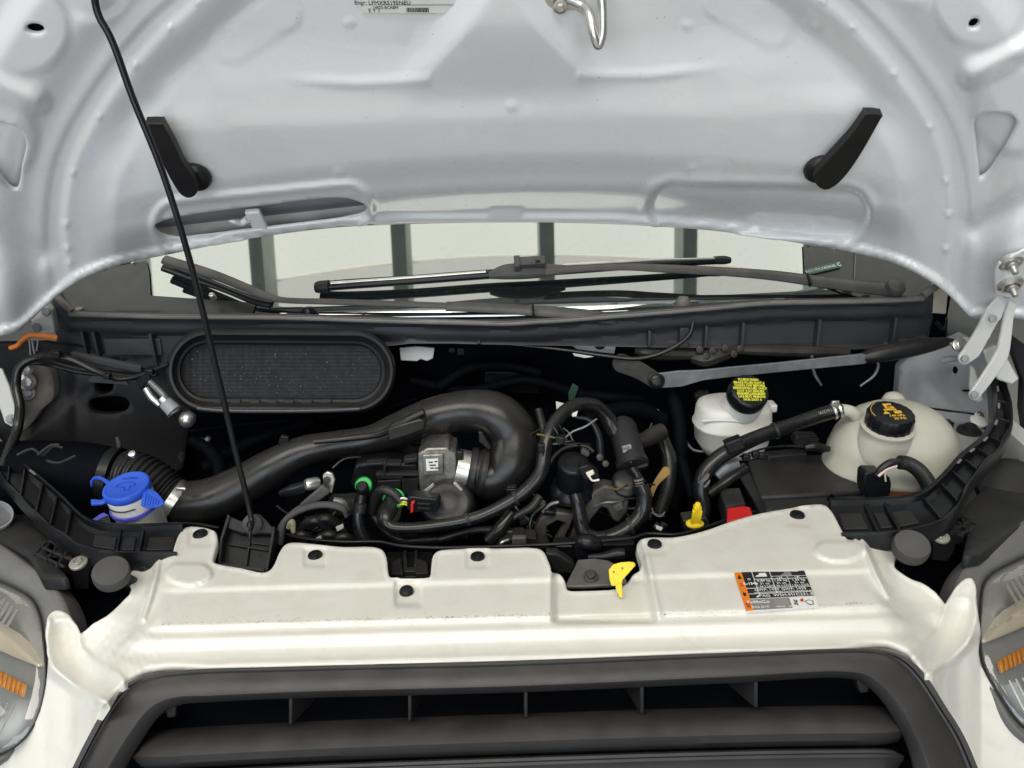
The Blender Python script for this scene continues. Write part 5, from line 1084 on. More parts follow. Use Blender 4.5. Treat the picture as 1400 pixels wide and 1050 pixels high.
# throttle body
TB = plate('throttle_body', [(571, 621), (584, 613), (612, 612), (616, 618), (623, 620), (625, 655), (618, 664), (600, 668), (585, 682), (574, 676), (572, 650)], 1.215, .07, M_ALU, VAN, 'mottled cast aluminium throttle body with paper label', bevel=.003)
plate('body_face', [(577, 622), (606, 621), (607, 648), (578, 651)], 1.209, .01, M_ALU, TB, bevel=.002)
lb_ = plate('paper_label', [(582, 628), (599, 627), (599, 643), (583, 644)], 1.2075, .001, M_PAPERW, TB, 'small white paper label', bevel=0)
mb = MB()
for i, (a, b, w) in enumerate(((586, 632, 6), (594, 631, 4), (587, 636, 9), (588, 640, 5), (594, 640, 6))): mb.add(*box_geo(PY(a + w / 2, b, 1.2068), w * .0012, .0004, .0022))
mb.build('print_mark', M_INK, lb_, smooth=False)['kind'] = 'stuff'
ptube('metal_ring', [(624, 640, 1.235, 27), (640, 643, 1.235, 27)], M_STEEL, TB, n=40)
box('ring_screw', PY(629, 622, 1.17), .012, .01, .016, M_BLK, TB)
ptube('rubber_coupling', [(640, 643, 1.24, 31), (645, 644, 1.24, 33), (650, 645, 1.24, 33), (652, 645, 1.24, 30), (658, 646, 1.24, 34), (664, 647, 1.24, 34)], M_RUBD, TB, 'ribbed black rubber coupling', n=40, smooth=True)
MC = PY(612, 690, 1.185)
lathe('motor_cap', MC, (0, -.75, .66), [(.050, -.03), (.049, .0), (.044, .012), (.040, .015), (.034, .017), (.028, .016), (.02, .019), (.006, .02)], M_RUBD, TB, 'round black motor cap', n=44, squash=.92)
for q in ([(579, 671), (592, 661), (594, 664), (582, 675)], [(619, 661), (623, 659), (633, 669), (630, 672)]): plate('cap_clip', q, 1.16, .004, M_STEEL, TB, bevel=.0006)
plate('intake_manifold', [(484, 640), (490, 634), (520, 631), (572, 634), (572, 690), (545, 694), (520, 690), (500, 680), (478, 664)], 1.245, .08, M_BLK, VAN, 'black intake manifold beside the throttle body', bevel=.006)
MANI = VAN
for q in ([(500, 634), (524, 633), (525, 636), (499, 638)], [(527, 634), (548, 634), (549, 638), (528, 638)], [(552, 628), (570, 626), (570, 632), (552, 634)], [(524, 632), (528, 632), (528, 650), (524, 650)], [(513, 648), (572, 648), (572, 654), (516, 656)], [(516, 658), (548, 656), (548, 672), (518, 674)], [(549, 650), (572, 650), (572, 678), (549, 676)]):
    plate('manifold_rib', q, 1.232, .02, M_BLKD, VAN, 'moulded rib on the black intake manifold', bevel=.0015)
CR = plate('throttle_connector', [(556, 682), (562, 679), (598, 683), (602, 690), (598, 700), (566, 701), (556, 696)], 1.135, .025, M_BLK, VAN, 'black electrical connector with red lock tab', bevel=.002)
plate('red_lock', [(562, 687), (567, 685), (567, 688), (565, 690), (565, 700), (561, 702)], 1.131, .006, M_RED, CR, bevel=.0008)
for q in ([(570, 688), (588, 689), (588, 691), (570, 690)], [(570, 694), (588, 695), (588, 697), (570, 696)]): plate('connector_rib', q, 1.1325, .004, M_BLKD, CR, bevel=.0005)
ptube('loom', [(508, 700, 1.17, 6), (516, 676, 1.16, 7), (526, 670, 1.15, 7), (540, 676, 1.145, 7), (549, 686, 1.14, 6)], M_RUBD, CR, n=12)
for y, c in ((681, M_PAPERW), (686, M_INKY), (689, M_INKY)): ptube('wire', [(546, y + 1, 1.138, 1.5), (552, y, 1.136, 1.5), (558, y + 2, 1.138, 1.5)], c, CR, n=8)
# breather hoses with green collars
G1 = lathe('green_collar', PY(497, 663, 1.175), (0, -.72, .69), [(.0135, -.012), (.0145, .001), (.0130, .003), (.0125, .001), (.010, .001)], M_GREEN, VAN, 'green quick connector collar of the short breather hose')
lathe('nozzle', PY(496, 668, 1.165), (0, -.6, .8), [(.0105, -.012), (.0105, .008), (.008, .011)], M_BLK, G1)
ptube('short_hose', [(495, 676, 1.16, 8), (493, 688, 1.155, 7), (490, 702, 1.15, 8), (492, 722, 1.145, 9), (498, 740, 1.14, 10)], M_HOSE, G1, n=14)
ptube('hose_boot', [(494, 688, 1.152, 8), (492, 700, 1.148, 8.6)], M_BLKD, G1, n=14)
G2 = ptube('breather_hose', [(536, 684, 1.185, 15), (533, 696, 1.17, 16), (529, 710, 1.15, 14), (534, 719, 1.14, 9.5), (550, 722, 1.135, 8), (600, 718, 1.135, 8), (650, 708, 1.14, 8.5), (690, 690, 1.15, 9), (722, 668, 1.16, 9.5), (740, 645, 1.17, 10), (745, 615, 1.19, 10), (752, 590, 1.21, 10), (770, 565, 1.24, 10), (790, 554, 1.27, 10), (815, 556, 1.29, 10), (832, 574, 1.29, 11), (842, 592, 1.28, 12)], M_HOSE, VAN, 'long black breather hose snaking from the green collar to the valve', n=18)
lathe('green_collar', PY(538, 682, 1.175), (.05, -.6, .8), [(.019, -.012), (.020, .0), (.018, .004)], M_GREEN, G2, 'green quick connector collar')
for i in range(3): lathe('boot_ring', PY(535 - i * 1.5, 692 + i * 5.5, 1.168 - i * .008), (.1, -.5, .86), [(.0195, -.0015), (.0205, 0), (.0195, .0015)], M_BLK, G2)
box('hose_clip', PY(740, 612, 1.165), .012, .01, .016, M_BLK, G2)

# ================================================================ small engine parts
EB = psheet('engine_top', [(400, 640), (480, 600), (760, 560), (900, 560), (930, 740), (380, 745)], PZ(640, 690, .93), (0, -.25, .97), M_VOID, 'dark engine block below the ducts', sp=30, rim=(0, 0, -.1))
BK = ptube('lifting_arm', [(382, 740, 1.16, 9), (386, 718, 1.165, 10), (404, 700, 1.17, 11), (428, 686, 1.175, 12), (448, 668, 1.18, 12)], M_LINK, VAN, 'curved grey steel bracket arm behind the prop holder', flat=.45, n=14)
plate('eye_plate', [(441, 650), (447, 645), (455, 648), (458, 656), (454, 675), (442, 668)], 1.165, .006, M_STEEL, BK, 'bright zinc eye plate', bevel=.0015)
lathe('eye_hole', PY(447, 657, 1.163), (0, -1, .2), [(.006, 0), (.006, .0015), (.003, .002)], M_DARKMET, BK, n=16)
plate('zinc_tab', [(420, 660), (428, 654), (437, 660), (434, 668), (424, 668)], 1.175, .008, M_STEEL, BK, bevel=.0015)
lathe('zinc_roller', PY(427, 661, 1.16), (-.8, -.5, .1), [(.008, -.012), (.010, -.008), (.010, .008), (.008, .012)], M_STEEL, BK)
plate('grey_sleeve', [(408, 692), (440, 664), (452, 674), (430, 690), (412, 700)], 1.150, .01, M_GRY, BK, bevel=.003)
ptube('sensor_plug', [(384, 675, 1.19, 5), (398, 671, 1.185, 8), (412, 667, 1.18, 8), (424, 662, 1.175, 6)], M_BLK, VAN, 'black sensor plug beside the zinc roller', n=14)
AR = ptube('loom_arch', [(384, 742, 1.13, 6), (390, 712, 1.13, 6), (414, 696, 1.13, 6), (445, 690, 1.13, 6), (470, 696, 1.13, 6), (474, 706, 1.13, 4)], M_RUB, VAN, 'arched black loom behind the white panel', n=12, flat=.7)
ptube('silver_cover', [(456, 684, 1.15, 5), (468, 688, 1.15, 6), (474, 697, 1.15, 5)], M_LINK, VAN, 'small silver cover at the end of the loom arch', n=12)
SPK = ptube('wire_spool', [(394, 722, 1.15, 3), (399, 714, 1.15, 5), (401, 728, 1.15, 3)], mat('cream_wire', (.55, .53, .32), .4), VAN, 'bundle of cream wires inside the loom arch', n=10)
for q, m_ in (([(459, 721), (469, 717), (470, 722), (461, 727)], M_PAPERW), ([(429, 738), (438, 733), (440, 737), (431, 742)], M_PAPERW)):
    e = plate('tape_band', [(a, b) for a, b in q], 1.14, .004, mat('tape_grey', (.42, .42, .40), .5), VAN, 'pale tape band on the dark wiring', bevel=.0006)
for i, (x0, y0) in enumerate(((412, 735), (430, 715), (450, 735), (470, 738), (445, 712))):
    ptube('loom', [(x0 - 22, y0 + 8, 1.16, 6), (x0, y0 - 4, 1.15, 7), (x0 + 20, y0 + 6, 1.16, 6)], M_RUBD, VAN, 'black wiring loom behind the white panel', n=12)
# actuator cup, pump, bracket casting
AC = lathe('actuator_cup', PY(783, 646, 1.20), (0, -.34, .94), [(.040, -.045), (.037, -.036), (.028, -.028), (.0275, .020), (.026, .025), (.024, .0265), (.010, .027)], M_BLK, VAN, 'black actuator cup with flat round top', n=44)
plate('actuator_plug', [(791, 640), (803, 636), (818, 646), (820, 656), (808, 660), (796, 654)], 1.15, .02, M_BLK, AC, bevel=.002)
plate('plug_lock', [(801, 647), (811, 643), (813, 648), (804, 653)], 1.146, .004, mat('ivory', (.75, .74, .60), .45), AC, bevel=.0008)
ptube('white_wire', [(806, 652, 1.144, 1.5), (810, 657, 1.144, 1.5), (819, 656, 1.146, 1.5)], M_PAPERW, AC, n=8)
c = PY(858, 610, 1.26); ax = unit(PY(862, 638, 1.225) - PY(850, 592, 1.285))
PM = lathe('coolant_pump', c, ax, [(.016, -.056), (.022, -.050), (.0255, -.040), (.0265, .030), (.029, .031), (.0295, .040), (.026, .044), (.012, .046)], M_BLKD, VAN, 'cylindrical black coolant pump with small printed label', n=40)
for a in range(4):
    u, w, _ = frame(ax); d = u * math.cos(a * 1.571 + .3) + w * math.sin(a * 1.571 + .3); box('end_rib', c + ax * .047 + d * .012, .028, .004, .006, M_BLKD, PM, X=d, Z=ax, bevel=.001)
plb = (PY(858, 613, 1.2275), unit((0, -.9, .43)))
pl1 = plate('pump_label', [(850, 610), (862, 607), (866, 617), (852, 619)], 0, .001, M_PAPERG, PM, 'small grey printed label', plane=plb, bevel=0, d=-plb[1] * .001)
text('print', '9H3 A', PP(858, 613, plb[0] + plb[1] * .0008, plb[1]), (1, 0, .15), (0, .4, .9), .008, M_INK, pl1)
ptube('pump_pipe', [(866, 604, 1.28, 11), (880, 602, 1.30, 11), (895, 594, 1.32, 12), (905, 590, 1.33, 12)], M_DARKMET, PM, n=18)
ptube('pump_spout', [(864, 640, 1.21, 6), (872, 652, 1.20, 6), (876, 662, 1.19, 8)], M_BLK, PM, n=12)
for i in range(3): lathe('spout_ring', PY(873 + i, 656 + i * 3.5, 1.19), (.2, -.3, -.9), [(.0085, -.0012), (.0085, .0012)], M_TRIM, PM, n=20)
ptube('coolant_hose', [(876, 664, 1.18, 10), (881, 680, 1.17, 11), (878, 700, 1.16, 11), (862, 720, 1.15, 11), (840, 732, 1.145, 11), (818, 737, 1.145, 11), (800, 730, 1.15, 11), (794, 712, 1.16, 10), (790, 690, 1.17, 9), (786, 676, 1.18, 9)], M_HOSE, VAN, 'looped black coolant hose under the actuator cup', n=18)
lathe('filler_knob', PY(856, 660, 1.20), (0, -.7, .7), [(.024, -.01), (.025, .002), (.020, .006), (.008, .007)], M_BLK, VAN, 'black ribbed knob beside the coolant pump')
CA = plate('engine_bracket', [(775, 744), (790, 710), (812, 672), (826, 664), (845, 668), (860, 684), (858, 700), (846, 716), (838, 712), (830, 696), (822, 694), (808, 712), (796, 744)], 1.195, .03, mat('bracket_cast', (.10, .092, .082), .55, metal=.3, var=.3, vscale=40, bump=.5, bscale=160), VAN, 'brown grey cast metal engine bracket', bevel=.004)
plate('belt_cover', [(738, 744), (730, 724), (740, 708), (760, 700), (786, 704), (778, 724), (768, 746), (756, 746), (774, 716), (762, 712), (748, 720), (746, 736), (752, 746)], 1.19, .02, MATS['bracket_cast'], VAN, 'grey belt cover with triangular opening', bevel=.003)
ptube('oil_pipe', [(690, 714, 1.16, 4), (712, 702, 1.165, 5), (728, 692, 1.17, 6), (738, 678, 1.18, 6)], M_DARKMET, VAN, 'short metal pipe with a flattened end', n=12)
ptube('pipe_loop', [(668, 740, 1.15, 9), (684, 722, 1.155, 10), (700, 700, 1.17, 9)], M_HOSE, VAN, 'black hose rising from the crossmember', n=14)
for x, y in ((742, 688), (828, 634), (820, 625)): bolt('engine_bolt', PY(x, y, 1.19), (0, -.8, .5), .0035, M_DARKMET, VAN, label='small dark engine bolt among the hoses')
ptube('vacuum_line', [(786, 570, 1.27, 3), (806, 575, 1.27, 4), (818, 595, 1.26, 5), (822, 630, 1.24, 6)], M_HOSE, VAN, 'thin curved vacuum line inside the hose arch', n=10)
plate('white_tag', [(760, 549), (775, 553), (766, 563), (761, 560)], 1.30, .002, M_PAPERW, VAN, 'white paper tag on the wiring above the actuator', bevel=0)
plate('white_tag', [(781, 566), (790, 562), (788, 569), (783, 570)], 1.24, .002, M_PAPERW, VAN, 'tiny white tag tucked under the hose arch', bevel=0)
plate('green_tag', [(777, 538), (783, 524), (791, 529), (785, 546), (778, 550)], 1.34, .002, mat('tag_green', (.02, .055, .04), .5), VAN, 'dark green tag standing above the hose arch', bevel=0)
DS = strap('dipstick', [(888, 683), (897, 662), (911, 645)], [3, 3.5, 6], [1.22, 1.23, 1.24], .005, M_TAN, VAN, 'tan oil dipstick handle beside the coolant hose')
ptube('connector_plug', [(894, 718, 1.16, 6), (903, 724, 1.155, 7), (908, 716, 1.155, 5)], M_BLK, VAN, 'small black plug with white collar by the dipstick', n=10)
plate('white_collar', [(897, 719), (906, 722), (904, 726), (897, 723)], 1.145, .003, M_PAPERW, VAN, 'white collar of the small plug by the dipstick', bevel=0)

# ================================================================ yellow plug, battery, hoses on the coolant side
YB = plate('plug_bracket', [(934, 712), (966, 708), (974, 724), (970, 738), (938, 738)], 1.165, .03, M_DARKMET, VAN, 'grey bracket carrying the yellow plug', bevel=.002)
b0 = PY(950, 716, 1.15); ay = unit((0, -.25, .97))
YP = lathe('yellow_plug', b0, ay, [(.0150, -.002), (.0155, .001), (.0135, .003), (.009, .0035)], M_YEL, VAN, 'upright bright yellow plug beside the red terminal cover', squash=.7)
box('plug_stem', b0 + ay * .022, .013, .010, .040, M_YEL, YP, Z=ay, bevel=.002)
lathe('stem_top', b0 + ay * .040, ay, [(.0058, -.004), (.0062, .002), (.004, .007), (.0015, .008)], M_YEL, YP)
for s in (-1, 1): box('stem_rib', b0 + ay * .018 + np.array([s * .0065, -.003, 0]), .003, .006, .030, M_YEL, YP, Z=ay, bevel=.001)
HS = ptube('coolant_hose', [(958, 716, 1.20, 10), (962, 695, 1.21, 10), (958, 672, 1.22, 11), (962, 650, 1.23, 11), (978, 630, 1.24, 11), (1005, 612, 1.25, 11), (1040, 596, 1.27, 10), (1080, 582, 1.29, 10), (1120, 568, 1.30, 10), (1150, 559, 1.30, 10)], M_HOSE, VAN, 'black coolant hose running to the expansion tank', n=18)
for x in (1140, 1147): ptube('spring_clamp', [(x - 2, 563 - (x - 1140) * .35, 1.30, 11.5), (x + 1, 562 - (x - 1140) * .35, 1.30, 11.5)], M_STEEL, HS, n=24)
box('clamp_ear', PY(1142, 552, 1.27), .014, .006, .012, M_STEEL, HS)
text('print', 'WDRLV', PY(1131, 562, 1.279), (1, .05, .3), (0, .4, .9), .009, M_PAPERG, HS)
for x, y in ((960, 652), (961, 660)): ptube('hose_band', [(x - 1, y - 1, 1.225, 11.6), (x + 1, y + 1, 1.225, 11.6)], M_TRIM, HS, n=20)
box('hose_clip', PY(1003, 607, 1.235), .03, .02, .022, M_BLK, HS, X=(1, 0, .4))
ptube('silver_pipe', [(978, 650, 1.25, 9), (990, 640, 1.255, 10), (1008, 634, 1.26, 9)], M_LINK, VAN, 'short silver pipe under the coolant hose', n=16)
ptube('dark_hose', [(968, 676, 1.22, 7), (985, 664, 1.23, 7), (1005, 650, 1.24, 7), (1020, 640, 1.25, 7)], M_HOSE, VAN, 'dark hose tucked beside the battery cover', n=12)
# battery cover
def zbox(name, pts, z, h, m, parent, label=None, bevel=.003):
    P = [PZ(x, y, z) for x, y in pts]; V, Fc = prism_geo(P, (0, 0, -h)); return raw(name, V, Fc, m, parent, label, bevel=bevel)
BT = zbox('battery_cover', [(1022, 629), (1060, 622), (1150, 620), (1160, 640), (1182, 672), (1040, 679), (1030, 655)], 1.040, .09, M_BLKD, VAN, 'flat black battery cover beside the coolant tank', bevel=.005)
zbox('front_step', [(1041, 679), (1182, 673), (1188, 690), (1046, 698)], 1.032, .08, M_BLKD, BT, bevel=.003)
zbox('rear_step', [(1046, 616), (1098, 612), (1104, 620), (1050, 624)], 1.050, .05, M_BLKD, BT, bevel=.003)
zbox('side_rail', [(1004, 640), (1012, 632), (1020, 632), (1048, 698), (1040, 702)], 1.037, .05, M_BLK, BT, bevel=.002)
plate('notch', [(1131, 684), (1138, 676), (1147, 686)], 1.185, .004, M_VOID, BT, bevel=0)
RT_ = zbox('terminal_cover', [(994, 694), (1005, 691), (1006, 687), (1013, 687), (1014, 691), (1026, 693), (1030, 706), (994, 712)], 1.030, .03, M_RED, VAN, 'red battery terminal cover beside the yellow plug', bevel=.002)
zbox('fuse_holder', [(982, 668), (1012, 666), (1020, 688), (992, 692)], 1.035, .04, M_BLKD, VAN, 'black fuse holder behind the red terminal cover', bevel=.003)
ptube('battery_wire', [(1012, 624, 1.26, 1.5), (1050, 612, 1.29, 1.5), (1090, 610, 1.30, 2), (1110, 612, 1.30, 2)], M_HOSE, VAN, 'thin black wire behind the battery cover', n=8)
WP = ptube('wire_plug', [(1100, 612, 1.295, 5), (1112, 610, 1.295, 7), (1126, 613, 1.295, 6), (1134, 614, 1.295, 4)], M_BLK, VAN, 'black wire plug between battery cover and coolant tank', n=12)
for i, (x, y) in enumerate(((1020, 625), (1033, 621), (1042, 623))): box('battery_clip', PY(x, y, 1.255), .014, .012, .012, M_BLK, VAN, 'small black clip on the battery cover edge', X=(1, 0, random.uniform(-.3, .3)))

# ================================================================ brake fluid reservoir
rc = PY(1000, 592, 1.40); k = m_px(rc)
def blob(levels, cx, n=40, e=2.6):             # stacked super-ellipse sections: (z, half width, half depth, x shift)
    rows = []
    for z, a, b, sx in levels:
        r = []
        for j in range(n):
            t = 2 * math.pi * j / n; c_, s_ = math.cos(t), math.sin(t)
            r.append(cx + np.array([sx + a * math.copysign(abs(c_) ** (2 / e), c_), b * math.copysign(abs(s_) ** (2 / e), s_), z]))
        rows.append(r)
    V, Fc = grid_geo(rows, closed=True); Fc += [tuple(range(n))[::-1], tuple(range(len(V) - n, len(V)))]
    return V, Fc
mb = MB()
mb.add(*blob([(-.045, .040, .036, .006), (-.036, .058, .05, .003), (-.012, .070, .06, .0), (.018, .0735, .063, 0), (.021, .0765, .066, 0), (.025, .0765, .066, 0), (.028, .073, .063, 0), (.055, .071, .060, 0), (.064, .067, .056, 0), (.068, .058, .048, 0)], rc))
nk0 = PY(1008, 568, 1.385); nk1 = PY(1023, 540, 1.345)
mb.add(*tube_geo([nk0 - (nk1 - nk0) * .6, nk0, nk1], [.044, .041, .032], n=32, sub=4))
BRK = mb.build('brake_reservoir', M_TANKW, VAN, 'white translucent brake fluid reservoir with black and yellow cap', angle=50)
box('side_lug', rc + np.array([.075, 0, .055]), .014, .03, .016, M_TANKW, BRK, bevel=.003)
mb = MB(); mb.add(*tube_geo([rc + np.array([-.07, -.04, .045]), rc + np.array([-.04, -.055, .052]), rc + np.array([.0, -.06, .05])], .0035, n=8)); mb.build('mould_seam', M_TANKW, BRK)
cax = unit(np.array([.10, -.62, .78])); cc = PY(1024, 536, 1.33)
CAP = lathe('filler_cap', cc, cax, [(.036, -.022), (.037, -.018), (.0365, .002), (.034, .006), (.031, .007), (.006, .0072)], M_BLK, BRK, 'black reservoir cap crowded with yellow print', n=48, wob=lambda t, h: 1 + (.012 * math.sin(24 * t) if h < .002 else 0))
u, w, a_ = frame(cax, (1, 0, 0))
for i, (s_, yy) in enumerate((('FLUIDE FREIN', .022), ('BRAKE FLUID DOT 4', .0155), ('CLEAN CAP BEFORE', .0095), ('REMOVING USE ONLY', .0035), ('DOT 4 LV SEALED', -.0025), ('BREMSFLUSSIGKEIT', -.0085), ('LIQUIDO FRENOS', -.0145), ('NUR DOT 4', -.021))):
    text('print', s_, cc + cax * .0078 + w * yy, u, w, .0064, M_INKY, CAP, bold=.0004)
# ================================================================ coolant expansion tank
tc = PY(1217, 634, 1.31)
mb = MB()
prof = [(-.095, .085, .075, 0), (-.070, .106, .090, 0), (-.03, .117, .098, 0), (-.006, .120, .100, 0), (-.003, .1225, .1025, 0), (.003, .1225, .1025, 0), (.006, .120, .100, 0), (.035, .116, .096, 0), (.062, .107, .089, 0), (.085, .093, .077, 0), (.103, .075, .062, 0), (.115, .052, .044, 0), (.121, .028, .024, 0), (.123, .010, .010, 0)]
mb.add(*blob(prof, tc, n=60, e=2.15))
tax = unit((-.02, -.20, .98)); nb = PY(1212, 590, 1.262)
mb.add(*lathe_geo(nb, tax, [(.058, -.13), (.054, -.07), (.050, -.025), (.0455, -.006), (.0435, .006), (.046, .009), (.046, .013), (.040, .015)], 48))
TK = mb.build('coolant_tank', M_TANK, VAN, 'large milky coolant expansion tank with black screw cap', angle=60)
mbf = MB(); mbf.add(*blob([(-.095, .086, .076, 0), (-.070, .1075, .0915, 0), (-.03, .1185, .0995, 0), (-.007, .1212, .1012, 0), (-.0065, .119, .099, 0)], tc, n=60, e=2.15))
mbf.build('coolant', M_FLUID, TK, 'brown coolant level showing in the tank')
lathe('tank_nub', PY(1223, 546, 1.36), (0, -.3, 1), [(.022, -.03), (.022, -.006), (.019, .004), (.012, .010), (.004, .012)], M_TANK, TK)
ptube('hose_spigot', [(1150, 560, 1.30, 8), (1162, 562, 1.30, 8), (1175, 572, 1.31, 10)], M_TANK, TK, n=16)
c2 = nb + tax * .014
CAP2 = lathe('screw_cap', c2, tax, [(.0385, -.004), (.0395, .0), (.0395, .022), (.037, .027), (.034, .028), (.006, .028)], M_BLK, TK, 'black coolant cap with gold warning print', n=72, wob=lambda t, h: 1 + (.022 * max(-.3, math.sin(18 * t)) if h < .028 else 0))
u, w, a_ = frame(tax, (1, 0, 0)); ct = c2 + tax * .0287
def cap_poly(name, pts, m_): V, Fc = prism_geo([ct + u * x + w * y for x, y in pts], tax * .0004); raw(name, V, Fc, m_, CAP2, smooth=False)
cap_poly('engine_symbol', [(-.011, .010), (-.006, .010), (-.006, .026), (.009, .026), (.009, .022), (.0, .022), (.002, .018), (.010, .016), (.010, .010)], M_INKG)
cap_poly('engine_bar', [(-.011, .0045), (.011, .0045), (.011, .0085), (-.011, .0085)], M_INKG)
cap_poly('flame_symbol', [(-.003, .012), (.006, .012), (.008, .020), (.003, .017), (.0, .022), (-.002, .016)], mat('ink_orange', (.85, .16, .02), .5))
cap_poly('warning_triangle', [(-.017, -.006), (-.004, -.006), (-.010, .003)], M_INKG)
cap_poly('book_symbol', [(.004, -.006), (.016, -.006), (.017, .002), (.010, .003), (.003, .001)], M_INKG)
text('print', '140 kPa', ct + u * .004 - w * .012, u, w, .0085, M_INKG, CAP2, bold=.0002); text('print', '20 PSI', ct + u * .006 - w * .021, u, w, .0085, M_INKG, CAP2, bold=.0002)
tube('cap_arc', [ct + u * (-.034 * math.cos(q)) + w * (.034 * math.sin(q)) for q in np.linspace(-.3, 1.0, 8)], .0006, M_INKG, CAP2, n=6)
# level sensor plug with loom
SP = plate('sensor_connector', [(1182, 650), (1186, 646), (1206, 646), (1208, 651), (1217, 653), (1219, 662), (1216, 681), (1184, 681), (1181, 668)], 1.175, .03, M_BLK, VAN, 'black level sensor connector in front of the coolant tank', bevel=.002)
ptube('loom', [(1276, 690, 1.19, 10), (1271, 666, 1.185, 10), (1258, 645, 1.18, 9.5), (1242, 634, 1.175, 9), (1230, 632, 1.172, 9)], M_RUBD, SP, 'corrugated black loom', corr=(.0012, .0042), n=20)
ptube('wire_sheath', [(1232, 632, 1.173, 6), (1216, 634, 1.17, 6), (1204, 642, 1.168, 5), (1198, 650, 1.168, 4)], M_RUBD, SP, n=12)
ptube('wire', [(1226, 637, 1.165, 2), (1212, 642, 1.163, 2), (1201, 651, 1.162, 2)], mat('pink_wire', (.72, .55, .52), .4), SP, n=8)
ptube('wire', [(1211, 643, 1.163, 1.2), (1210, 650, 1.162, 1.2), (1211, 658, 1.162, 1.2)], mat('cream_wire', (.55, .53, .32), .4), SP, n=8)
# ================================================================ washer bottle
wc = PY(175, 670, 1.17); k = m_px(wc); wax = unit((-.05, -.22, .975))
WN = lathe('washer_bottle', wc, wax, [(.037, -.10), (.0365, -.03), (.037, -.006), (.033, -.004), (.033, .001)], M_TANKW, VAN, 'white washer bottle neck closed by a blue cap', n=44)
WC = lathe('washer_cap', wc, wax, [(.0365, -.004), (.0385, -.001), (.0387, .007), (.037, .0105), (.034, .0113), (.032, .0103), (.006, .0103)], M_BLUE, WN, 'bright blue washer cap with moulded spray symbol', n=56)
wpl = (wc + wax * .004, wax)
def wpt(name, px, th, m_, off=0): return plate(name, px, 0, th, m_, WN, plane=(wpl[0] + wax * off, wax), d=-wax * th, bevel=.0012)
wpt('cap_lug', [(196, 668), (206, 668), (216, 674), (223, 683), (224, 688), (216, 692), (200, 693), (192, 690)], .004, M_BLUE, .001)
for i in range(6): wpt('lug_rib', [(200 + i * 3.4, 675 + i * 1.5), (201 + i * 3.4, 675 + i * 1.5), (197 + i * 3.6, 692), (196 + i * 3.6, 692)], .0015, M_BLUE, .0022)
wpt('cap_hook', [(147, 662), (137, 654), (130, 653), (126, 656), (125, 663), (124, 664), (123, 658), (127, 652), (136, 650), (146, 655), (150, 658)], .005, M_BLUE, .0)
wpt('cap_hook', [(146, 679), (138, 683), (124, 682), (124, 689), (138, 688), (148, 684)], .005, M_BLUE, -.006)
wpt('strap_end', [(142, 700), (136, 703), (126, 710), (132, 711), (142, 705), (148, 704)], .004, mat('strap_violet', (.10, .10, .55), .4), -.03)
rg = wc - wax * .034
mb = MB(); mb.add(*lathe_geo(rg, wax, [(.0385, -.0025), (.040, -.0025), (.040, .0035), (.0385, .0035)], 44)); mb.build('retaining_ring', MATS['strap_violet'], WN, 'violet blue retaining ring')
u, w, a_ = frame(wax, (1, 0, 0)); ct = wc + wax * .0107
text('print', 'OUVRIR', ct + w * .018, u, w, .0075, mat('blue_dark', (.012, .045, .36), .4), WN)
tube('spray_symbol', [ct + u * x + w * y for x, y in ((-.017, -.002), (-.010, .006), (.0, .008), (.010, .006), (.017, -.002), (.009, -.004), (.010, -.012), (.002, -.013), (.0, -.006), (-.009, -.004), (-.017, -.002))], .0007, MATS['blue_dark'], WN, n=6, sub=3)
mb = MB(); mb.add(*tube_geo([wc - wax * .016 + u * x + w * y for x, y in ((-.026, -.0275), (-.014, -.035), (.004, -.038), (.02, -.0325))], .0012, n=6)); mb.build('level_mark', M_INK, WN)
# scattered dark clutter deep in the bay: brackets and looms that catch a little light
for nm, q, lb in (('deep_bracket', [(160, 598, 1.40, 2), (163, 610, 1.40, 3), (160, 616, 1.40, 2)], 'faint dark bracket behind the washer cap'), ('deep_bracket', [(272, 600, 1.42, 3), (280, 604, 1.42, 5), (286, 598, 1.42, 3)], 'faint grey bracket below the pipe fitting'), ('thin_stalk', [(886, 590, 1.40, 1), (893, 575, 1.40, 1), (900, 560, 1.41, 1)], 'thin steel stalk behind the coolant pump'),
                  ('deep_hose', [(918, 700, 1.30, 9), (930, 640, 1.38, 10), (925, 560, 1.45, 10), (915, 530, 1.48, 9)], 'dark hose rising beside the brake reservoir'), ('deep_hose', [(945, 680, 1.27, 6), (938, 650, 1.30, 7), (932, 630, 1.32, 6)], 'short dark hose below the brake reservoir'), ('deep_loom', [(560, 520, 1.53, 6), (640, 535, 1.54, 8), (720, 520, 1.54, 7), (800, 540, 1.53, 8), (880, 545, 1.52, 7)], 'dark loom along the bulkhead'),
                  ('deep_loom', [(280, 640, 1.45, 9), (330, 610, 1.47, 9), (380, 590, 1.49, 9), (430, 575, 1.50, 8)], 'dark loom behind the prop rod')):
    ptube(nm, q, M_VOID if 'deep_l' in nm or 'deep_h' in nm else M_LINK, VAN, lb, n=10)
